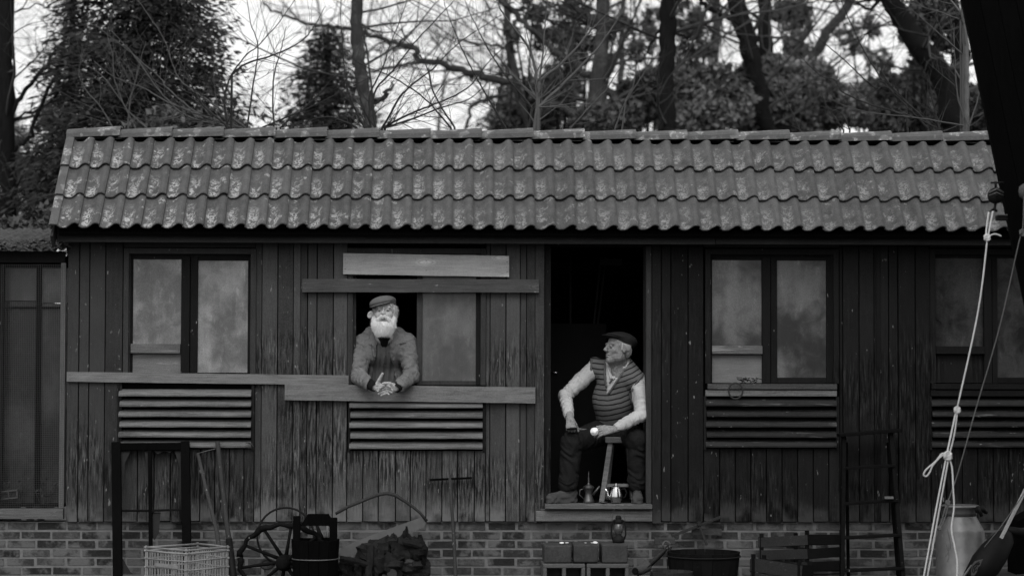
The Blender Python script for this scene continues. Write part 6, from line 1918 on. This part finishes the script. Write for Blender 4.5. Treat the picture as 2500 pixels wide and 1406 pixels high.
sapling('thin bare stems crossing low over the roof, left of the leaning sapling', GS, 2.1,
        [[(1954, 319), (1934, 276), (1914, 233), (1900, 205), (1906, 120)], [(2075, 318), (2055, 280), (2010, 262), (1960, 255)], [(2060, 318), (2020, 262), (2005, 226)]], 'twig', .007, .002, 7, .35, 10)
sapling('young tree with smooth pale trunk beside the leaning black planks', GS, 1.6,
        [[(2359, 314), (2359, 230), (2358, 120), (2353, 20), (2350, -60)]], 'bark_pale', .029, .022, 4, .4, 11)
sapling('bare branches sweeping left from the foot of the pale young tree', GS, 1.5,
        [[(2354, 307), (2270, 293), (2213, 285), (2127, 276), (2056, 256), (2022, 236)], [(2352, 285), (2338, 233), (2332, 171), (2329, 57)], [(2350, 134), (2284, 74), (2198, 3)], [(2345, 50), (2284, 27), (2221, 9)], [(2365, 310), (2385, 250), (2398, 200)]], 'twig_pale', .008, .0024, 7, .35, 12)

# --- tall trees
def tree(name, label, y, trunk, widths, m='bark_mid', limbs=(), seed=0, twigs=0, tl=2., crown=None, cat='tree', group=None, tm='twig_far', depth=2, n=10, roottop=True):
    """trunk: pixel line from the ground up; widths in pixels at depth y"""
    rr = random.Random(seed); sc = FPX / (16.5 + y)
    pts = [at(a, b, y) for a, b in trunk]
    root = Vector((pts[0].x + (pts[0].x - pts[1].x) * .3, y, -.1))
    t = thing(name, label, cat, (root.x, root.y, 0), group)
    mb = MB(); P_ = catmull([root] + pts, 5); W = [widths[0] * 1.15] + list(widths)
    rad = []
    for i in range(len(P_)):
        u = i / (len(P_) - 1) * (len(W) - 1); k = min(int(u), len(W) - 2); rad.append((W[k] + (W[k + 1] - W[k]) * (u - k)) / 2 / sc)
    P_ = [p + Vector((rr.gauss(0, .012), 0, 0)) if 0 < i < len(P_) - 1 else p for i, p in enumerate(P_)]
    mb.tube(P_, rad, n); mb.build('trunk', M[m], t, smooth=True)
    sg = Segs()
    for L_ in limbs:
        line, w0, w1 = L_[:3]; dy = L_[3] if len(L_) > 3 else 0
        lp = catmull([at(a, b, y + dy * i) for i, (a, b) in enumerate(line)], 5)
        lp = [p + Vector((rr.gauss(0, 1), rr.gauss(0, 1), rr.gauss(0, 1))) * .015 if 0 < i else p for i, p in enumerate(lp)]
        rr_ = [(w0 + (w1 - w0) * i / (len(lp) - 1)) / 2 / sc for i in range(len(lp))]
        mb = MB(); mb.tube(lp, rr_, 7); mb.build('limb', M[m], t, smooth=True)
        for _ in range(L_[4] if len(L_) > 4 else 6):
            i = rr.randint(1, len(lp) - 2); sprout(sg, lp[i], Vector((rr.gauss(0, 1), rr.gauss(0, .6), rr.gauss(.3, 1))), tl * rr.uniform(.3, .9), max(rr_[i] * .35, .006), depth, rr, .3, .3, (2, 5))
    for _ in range(twigs):
        i = rr.randint(len(P_) // 4, len(P_) - 2); a_ = rr.uniform(0, 6.28)
        sprout(sg, P_[i], Vector((math.cos(a_), math.sin(a_) * .6, rr.uniform(.0, .8))), tl * rr.uniform(.5, 1.3), max(rad[i] * .25, .012), depth, rr, .3, .3, (3, 6))
    if sg.a: sg.build('crown', M[tm], t, 3)
    return t

GT = 'trees of the wood behind the cabin'
tree('bent_tree', 'smooth bent trunk with a short branch stub, rising behind the roof', 7, [(906, 420), (904, 305), (892, 235), (880, 180), (872, 100), (868, 0), (866, -300), (870, -700)], [34, 34, 34, 32, 32, 29, 24, 8], 'bark_mid',
     [([(905, 250), (935, 240), (950, 222), (957, 205)], 16, 5, 0, 0), ([(868, -100), (800, -250), (760, -420)], 14, 3), ([(868, -200), (960, -350), (1010, -500)], 14, 3)], 21, 10, 1.6, group=GT)
tree('pine_tree', 'straight thick dark trunk right of the middle', 9, [(1630, 420), (1629, 300), (1627, 200), (1630, 100), (1631, 0), (1632, -300), (1634, -650)], [44, 43, 41, 41, 42, 34, 12], 'bark_dark',
     [([(1612, 60), (1590, 110), (1575, 135), (1548, 165)], 7, 3, 0, 3), ([(1644, 78), (1670, 88), (1682, 110), (1686, 150)], 5, 2, 0, 2), ([(1632, -150), (1720, -240), (1800, -300)], 14, 3), ([(1630, -250), (1540, -330), (1460, -420)], 14, 3)], 22, 8, 1.7, group=GT)
tree('ivy_tree', 'broad grey trunk with crossing dark limbs, centre right above the roof', 12, [(1448, 420), (1452, 300), (1460, 220), (1466, 150), (1472, 80), (1474, 0), (1478, -300), (1480, -600)], [66, 62, 46, 40, 36, 34, 24, 8], 'bark_mid',
     [([(1536, 273), (1485, 222), (1436, 185), (1399, 154), (1365, 134), (1320, 91), (1268, 46), (1223, 0), (1190, -50)], 20, 13, 0, 8), ([(1339, 253), (1376, 265), (1411, 285), (1490, 312)], 17, 13, 0, 3),
      ([(1466, 200), (1478, 150), (1492, 130)], 12, 6, 0, 3), ([(1476, 80), (1440, 40), (1390, 10), (1370, -30)], 16, 8), ([(1500, 230), (1522, 205), (1545, 195)], 9, 5, 0, 3)], 23, 16, 1.9, group=GT)
tree('leaning_tree', 'thick trunk leaning left, forked, right of the straight dark trunk', 13, [(1885, 420), (1872, 310), (1855, 220), (1832, 130), (1812, 60), (1798, 0), (1780, -160), (1770, -460)], [36, 36, 40, 46, 48, 46, 32, 9], 'bark_dark',
     [([(1850, 135), (1832, 95), (1824, 70)], 17, 26, 0, 1), ([(1806, 55), (1770, 40), (1735, 22), (1705, -5), (1680, -40)], 18, 11, 0, 6), ([(1800, -20), (1860, -140), (1900, -260)], 18, 5)], 24, 12, 1.9, group=GT)
tree('upright_tree', 'straight dark trunk just right of the forked leaning trunk', 15, [(1880, 420), (1876, 300), (1873, 150), (1866, 60), (1866, 0), (1866, -250), (1864, -520)], [36, 36, 38, 36, 34, 26, 8], 'bark_dark', [([(1866, -60), (1930, -160), (1990, -220)], 14, 4)], 25, 12, 2., group=GT)
tree('far_tree', 'slim far grey trunk between the straight dark trunk and the forked one', 22, [(1738, 420), (1738, 260), (1742, 160), (1748, 80), (1750, 0), (1752, -260), (1752, -460)], [26, 26, 26, 24, 23, 16, 6], 'bark_mid', (), 26, 16, 2.2, group=GT)
tree('far_tree', 'thin far trunk between the ivy trunk and the straight dark trunk', 22, [(1512, 420), (1514, 250), (1517, 110), (1520, 40), (1522, -60), (1524, -320)], [17, 17, 16, 15, 13, 5], 'bark_mid', (), 27, 14, 2.2, group=GT)
tree('slanted_tree', 'trunk slanting up to the right in the bright gap', 16, [(1900, 420), (1935, 240), (1972, 165), (2011, 91), (2045, 48), (2079, 0), (2170, -150), (2230, -330)], [30, 28, 27, 26, 25, 24, 16, 6], 'bark_mid',
     [([(1905, 195), (1942, 125), (1968, 82), (1980, 60)], 16, 12, 0, 3)], 28, 8, 1.7, group=GT)
tree('slanted_tree', 'thick dark trunk leaning left, upper right beside the pale young tree', 10, [(2345, 420), (2322, 290), (2312, 210), (2285, 165), (2245, 114), (2210, 57), (2175, 0), (2110, -120), (2060, -300)], [60, 60, 60, 56, 54, 50, 46, 34, 10], 'bark_dark',
     [([(2280, 160), (2290, 100), (2290, 40), (2300, -20)], 16, 10, 0, 5), ([(2165, -10), (2120, 20), (2090, 10)], 12, 5, 0, 4)], 29, 10, 1.6, group=GT)
tree('dark_tree', 'black upright trunk behind the pale young tree', 11, [(2338, 420), (2336, 300), (2340, 200), (2348, 120), (2335, 40), (2322, -20), (2318, -260), (2316, -500)], [48, 48, 46, 40, 36, 32, 22, 7], 'bark_dark', [([(2345, 100), (2362, 40), (2378, -40)], 22, 14)], 30, 8, 1.6, group=GT)
tree('spreading_tree', 'tree with long low branches sweeping left through the pale sky', 14, [(1300, 440), (1290, 300), (1262, 210), (1240, 80), (1236, -60), (1240, -300)], [30, 28, 22, 18, 14, 5], 'bark_mid',
     [([(1270, 210), (1198, 191), (1141, 179), (1084, 159), (1024, 148), (1018, 125), (998, 114), (941, 100), (890, 82), (822, 65), (771, 61), (714, 46), (677, 31), (640, 5)], 20, 5, 0, 22), ([(1024, 154), (956, 165), (896, 179), (860, 200)], 9, 4, 0, 6),
      ([(941, 100), (905, 130), (880, 150)], 5, 3, 0, 3), ([(1240, 226), (1190, 245), (1156, 260), (1140, 300), (1130, 330)], 10, 7, 0, 6), ([(1262, 130), (1200, 110), (1120, 96), (1060, 60)], 8, 3, 0, 12)], 31, 22, 2.0, group=GT)
tree('left_tree', 'big dark trunk cut by the left edge of the picture', 8, [(20, 760), (18, 500), (14, 300), (12, 150), (14, 0), (18, -260), (20, -600)], [48, 46, 42, 42, 40, 30, 10], 'bark_dark',
     [([(16, 330), (51, 236), (119, 159), (171, 74), (200, 25), (235, -50)], 12, 6, 0, 6), ([(-30, 420), (0, 398), (45, 361), (80, 313), (128, 190), (193, 125), (247, 57), (270, 17), (290, -30)], 13, 5, 0, 8), ([(0, 330), (40, 290), (100, 262), (180, 190)], 8, 3, 0, 5), ([(-20, 45), (40, 25), (110, 5)], 5, 3, 0, 5)], 32, 10, 1.5, group=GT)
tree('left_tree', 'leaning trunk visible left of the roof end, low down', 10, [(110, 700), (100, 560), (88, 500), (66, 440), (40, 390), (20, 330), (-20, 200), (-50, 0)], [44, 42, 40, 36, 34, 30, 24, 12], 'bark_mid', [([(45, 620), (36, 480), (28, 380)], 16, 10, 0, 3)], 33, 3, 1.2, group=GT)

# --- conifers: whorls of drooping boughs covered with needle sprays
def conifer(label, y, cx, base_py, top_py, half_px, m='needle', seed=0, dens=1.0, ragged=.25, name='spruce_tree', x_off=0):
    r_ = np.random.default_rng(seed); sc = FPX / (16.5 + y)
    x0 = at(cx, 300, y).x; zt = at(cx, top_py, y).z; zb = max(at(cx, base_py, y).z, .3); H = zt - zb; Rr = half_px / sc
    t = thing(name, label, 'tree', (x0, y, 0), GT)
    MB().tube([(x0, y, 0), (x0, y, zb + H * .5), (x0, y, zt)], [max(.06, Rr * .09), max(.05, Rr * .06), .012], 8).build('trunk', M['bark_dark'], t, smooth=True)
    P_, D_, Sz = [], [], []; sg = Segs()
    z = zb; k = 0
    while z < zt:
        f = (zt - z) / H; rad = Rr * (f ** .8) * 1.0 + .05
        nb = int((5 + 5 * f) * (1.7 if half_px > 170 else 1.))
        for b in range(nb):
            a = r_.uniform(0, 2 * math.pi); L = rad * r_.uniform(1 - ragged * 2, 1.0 + ragged * .3); drp = r_.uniform(.15, .45)
            dx, dy = math.cos(a), math.sin(a); n = max(int(L / .16), 2)
            prev = None
            for i in range(n + 1):
                u = i / n; p = np.array([x0 + dx * L * u, y + dy * L * u, z + L * (.12 * u - drp * u * u + .10 * u ** 3)])
                if prev is not None: sg.add(tuple(prev), tuple(p), .018 * (1 - u * .7), .016 * (1 - u * .8))
                prev = p
                if u > .15:
                    q = int(7 * dens); w = (.10 + .24 * L * (1 - u) * .5 + .06)
                    off = r_.normal(0, 1, (q, 3)) * np.array([w * .8, w * .8, w * .18]); off[:, 2] -= np.abs(r_.normal(0, .10, q))
                    P_.append(p + off); dd = np.stack([dx + r_.normal(0, .7, q), dy + r_.normal(0, .7, q), -.35 + r_.normal(0, .35, q)], 1); D_.append(dd); Sz.append(np.full(q, 1.0))
        z += H * .028 + .02
    sg.build('boughs', M['bark_dark'], t, 3)
    P_ = np.concatenate(P_); D_ = np.concatenate(D_); D_ /= np.linalg.norm(D_, axis=1)[:, None]; N = len(P_)
    s_ = np.cross(D_, r_.normal(0, 1, (N, 3))); s_ /= np.linalg.norm(s_, axis=1)[:, None]
    ln = r_.uniform(.06, .16, (N, 1)); wd = r_.uniform(.007, .018, (N, 1))
    v = np.stack([P_, P_ + D_ * ln * .5 + s_ * wd, P_ + D_ * ln, P_ + D_ * ln * .5 - s_ * wd], 1).reshape(-1, 3)
    f = (np.arange(N) * 4)[:, None] + np.array([0, 1, 2, 3])
    npmesh('needle_sprays', v, f, M[m], t)
    return t
conifer('huge dark spruce filling the upper left of the picture', 8, 345, 520, -620, 310, 'needle2', 41, 3.8, .20)
conifer('second dark spruce behind the huge one, further left', 12, 175, 520, -330, 90, 'needle2', 42, 1.0, .35)
conifer('small spruce standing alone against the pale sky left of the bent trunk', 14, 800, 430, 62, 175, 'needle', 43, 1.9, .36)
conifer('dim conifer low in the middle behind the pale sapling', 17, 1240, 420, 150, 150, 'needle', 44, 1.0, .3)
conifer('dark conifer behind the ivy trunk in the middle right', 18, 1400, 420, 40, 130, 'needle', 45, .5, .4)
conifer('dark conifer in the gap left of the pale young tree', 17, 2270, 420, 150, 100, 'needle2', 46, 1.0, .3)

# --- leafy crowns
def leafy(label, y, blobs, m='leaf', seed=0, n=2600, size=(.05, .11), name='evergreen_bush', cat='bush', stems=5, group='bushes under the trees', hollow=.35):
    """blobs: (px, py, radius px) clumps of the crown"""
    r_ = np.random.default_rng(seed); rr = random.Random(seed); sc = FPX / (16.5 + y)
    cs_ = [(A3(at(a, b, y + r_.uniform(-.6, .6))), c / sc) for a, b, c in blobs]
    x0 = sum(c[0][0] for c in cs_) / len(cs_)
    t = thing(name, label, cat, (x0, y, 0), group); sg = Segs()
    P_ = []
    tot = sum(c[1] ** 2 for c in cs_)
    for c, R_ in cs_:
        k = int(n * R_ ** 2 / tot); sub = max(int(k / 26), 3)
        d = r_.normal(0, 1, (sub, 3)); d /= np.linalg.norm(d, axis=1)[:, None]
        cc = c + d * R_ * (r_.uniform(hollow ** 3, 1.15, (sub, 1)) ** (1 / 3)) * np.array([1, .8, .85])
        for q in cc:
            m_ = r_.integers(12, 40); P_.append(q + r_.normal(0, 1, (m_, 3)) * R_ * .13)
        root = Vector((x0 + rr.uniform(-.3, .3), y, 0)); cv = Vector(c)
        sg.poly(catmull([root, root.lerp(cv, .55) + Vector((rr.uniform(-.3, .3), 0, 0)), cv], 4), [.045 - .004 * i for i in range(9)])
        for q in cc[:max(4, sub // 4)]: sg.poly([cv, cv.lerp(Vector(q), .6) + Vector((0, 0, .08)), Vector(q)], [.02, .012, .006])
    P_ = np.concatenate(P_); N = len(P_)
    D_ = r_.normal(0, 1, (N, 3)); D_ /= np.linalg.norm(D_, axis=1)[:, None]; s_ = np.cross(D_, r_.normal(0, 1, (N, 3))); s_ /= np.linalg.norm(s_, axis=1)[:, None]
    ln = r_.uniform(size[0], size[1], (N, 1)); wd = ln * r_.uniform(.25, .42, (N, 1))
    v = np.stack([P_, P_ + D_ * ln * .5 + s_ * wd, P_ + D_ * ln, P_ + D_ * ln * .5 - s_ * wd], 1).reshape(-1, 3)
    f = (np.arange(N) * 4)[:, None] + np.array([0, 1, 2, 3])
    npmesh('foliage', v, f, M[m], t); sg.build('stems', M['bark_dark'], t, 4)
    return t
leafy('dull leafy bush behind the straight dark trunk on its left side', 12, [(1560, 250, 60), (1520, 290, 50), (1590, 200, 38), (1440, 300, 40)], 'leaf2', 51, 9000)
leafy('grey green bush filling the gap right of the straight dark trunk', 12, [(1690, 230, 60), (1740, 200, 50), (1660, 290, 50), (1720, 290, 60), (1780, 250, 55)], 'leaf', 52, 13000)
leafy('bush with mixed leaves around the foot of the forked leaning trunk', 14, [(1830, 210, 50), (1900, 180, 45), (1890, 250, 60), (1960, 230, 45), (1830, 290, 50), (1940, 300, 50)], 'leaf', 53, 15000)
leafy('tall soft leaved bush below the slanting trunk', 15, [(1985, 200, 50), (2050, 250, 50), (2100, 270, 45), (2000, 280, 55), (2120, 270, 50)], 'leaf3', 54, 14000)
leafy('dark evergreen bush right, under the thick leaning trunk', 13, [(2190, 240, 60), (2250, 200, 45), (2180, 300, 55), (2270, 280, 55), (2390, 270, 60)], 'leaf2', 55, 14000)
leafy('soft grey bush mass low in the middle behind the pale sapling', 16, [(1260, 260, 50), (1330, 240, 60), (1320, 300, 50), (1230, 300, 40), (1380, 220, 40)], 'leaf', 56, 12000)
leafy('leafy undergrowth left of the roof end', 12, [(60, 430, 70), (120, 400, 50), (40, 520, 60), (110, 520, 60), (20, 340, 60), (130, 300, 60)], 'leaf3', 57, 9000, (.03, .06))
leafy('dark undergrowth directly above the mesh pen roof', 5, [(110, 545, 40), (60, 575, 40), (20, 580, 40), (90, 590, 40)], 'leaf2', 58, 4000)
leafy('low bush in front of the spruce, behind the left part of the ridge', 6, [(420, 300, 45), (500, 310, 40), (350, 330, 40), (560, 330, 40)], 'leaf2', 59, 5000)
leafy('leafy crown high in the gap between the forked trunk and the slanting trunk', 19, [(1930, 40, 45), (1950, 110, 35)], 'leaf2', 60, 1700, (.06, .13), 'leafy_tree', 'tree', group=GT, hollow=.1)
leafy('leafy crown between the straight dark trunk and the far grey trunk', 20, [(1690, 50, 50), (1660, 110, 45), (1720, 120, 40), (1590, 60, 50), (1550, 120, 40), (1700, 170, 50)], 'leaf2', 61, 1800, (.06, .13), 'leafy_tree', 'tree', group=GT, hollow=.1)
leafy('dark leafy crown above the thick leaning trunk on the right', 12, [(2270, 30, 60), (2230, 80, 40), (2320, 90, 50), (2250, 150, 30)], 'leaf2', 62, 2600, (.05, .11), 'leafy_tree', 'tree', group=GT, hollow=.1)
leafy('leafy crown around the ivy trunk', 14, [(1400, 40, 60), (1350, 90, 50), (1430, 120, 60), (1300, 30, 40), (1500, 60, 50), (1380, 180, 50), (1260, 90, 30)], 'leaf2', 63, 2600, (.05, .12), 'leafy_tree', 'tree', group=GT, hollow=.1)
leafy('thin hazy crown over the bright gap right of the leaning bush', 20, [(2120, 60, 40), (2080, 100, 40), (2150, 150, 40), (2130, 220, 50)], 'leaf', 64, 1500, (.06, .12), 'leafy_tree', 'tree', group=GT, hollow=.1)

# --- the thin branched wood further off, each tree with its fine twigs
def far_tree(label, y, cx, seed, H=9.0, spread=2.6, k=26, r_=.10, m='twig_far', depth=3):
    rr = random.Random(seed); x0 = at(cx, 300, y).x; t = thing('bare_tree', label, 'tree', (x0, y, 0), GT); sg = Segs()
    P_ = [Vector((x0, y, 0))]; d = Vector((rr.uniform(-.06, .06), 0, 1))
    for i in range(9):
        d = (d + Vector((rr.gauss(0, .05), 0, 0))).normalized(); P_.append(P_[-1] + d * H / 9)
    rad = [r_ * (1 - .85 * i / 9) for i in range(10)]
    MB().tube(P_, rad, 7).build('trunk', M['bark_mid'], t, smooth=True)
    for _ in range(k):
        u = rr.uniform(.22, 1.0) * 9; i = min(int(u), 8); q = P_[i].lerp(P_[i + 1], u - i); a = rr.uniform(0, 6.28)
        sprout(sg, q, Vector((math.cos(a), math.sin(a), rr.uniform(.1, .7))), spread * rr.uniform(.5, 1.) * (1.15 - u / 14), max(rad[i] * .35, .013), depth, rr, .32, .35, (3, 6))
    sg.build('crown', M[m], t, 3)
lbl = ['far bare tree at the left edge of the sky gap beside the spruce', 'far bare tree behind the small spruce', 'far bare tree right behind the bent trunk', 'far bare tree in the brightest sky right of the bent trunk', 'far bare tree left of the pale sapling top', 'far bare tree behind the middle crowns',
       'far bare tree behind the straight dark trunk', 'far bare tree behind the forked trunk', 'far bare tree behind the slanting trunk', 'far bare tree behind the right leaning trunk', 'far bare tree seen between the left edge trunk and the spruce', 'far bare tree in the gap over the left bushes']
lbl += ['far bare tree nearest the left edge trunk, low branches', 'far bare tree between the left edge and the dark spruce, closer']
for i, (cx, y, k) in enumerate(((590, 24, 22), (720, 27, 24), (940, 25, 26), (1060, 30, 26), (1170, 26, 26), (1330, 25, 26), (1600, 28, 24), (1800, 29, 24), (2010, 30, 18), (2300, 28, 24), (110, 22, 26), (60, 27, 26), (45, 15, 34), (125, 17, 34))):
    far_tree(lbl[i], y, cx, 100 + i, rnd.uniform(8.5, 10.5), 2.7, k, rnd.uniform(.07, .11))
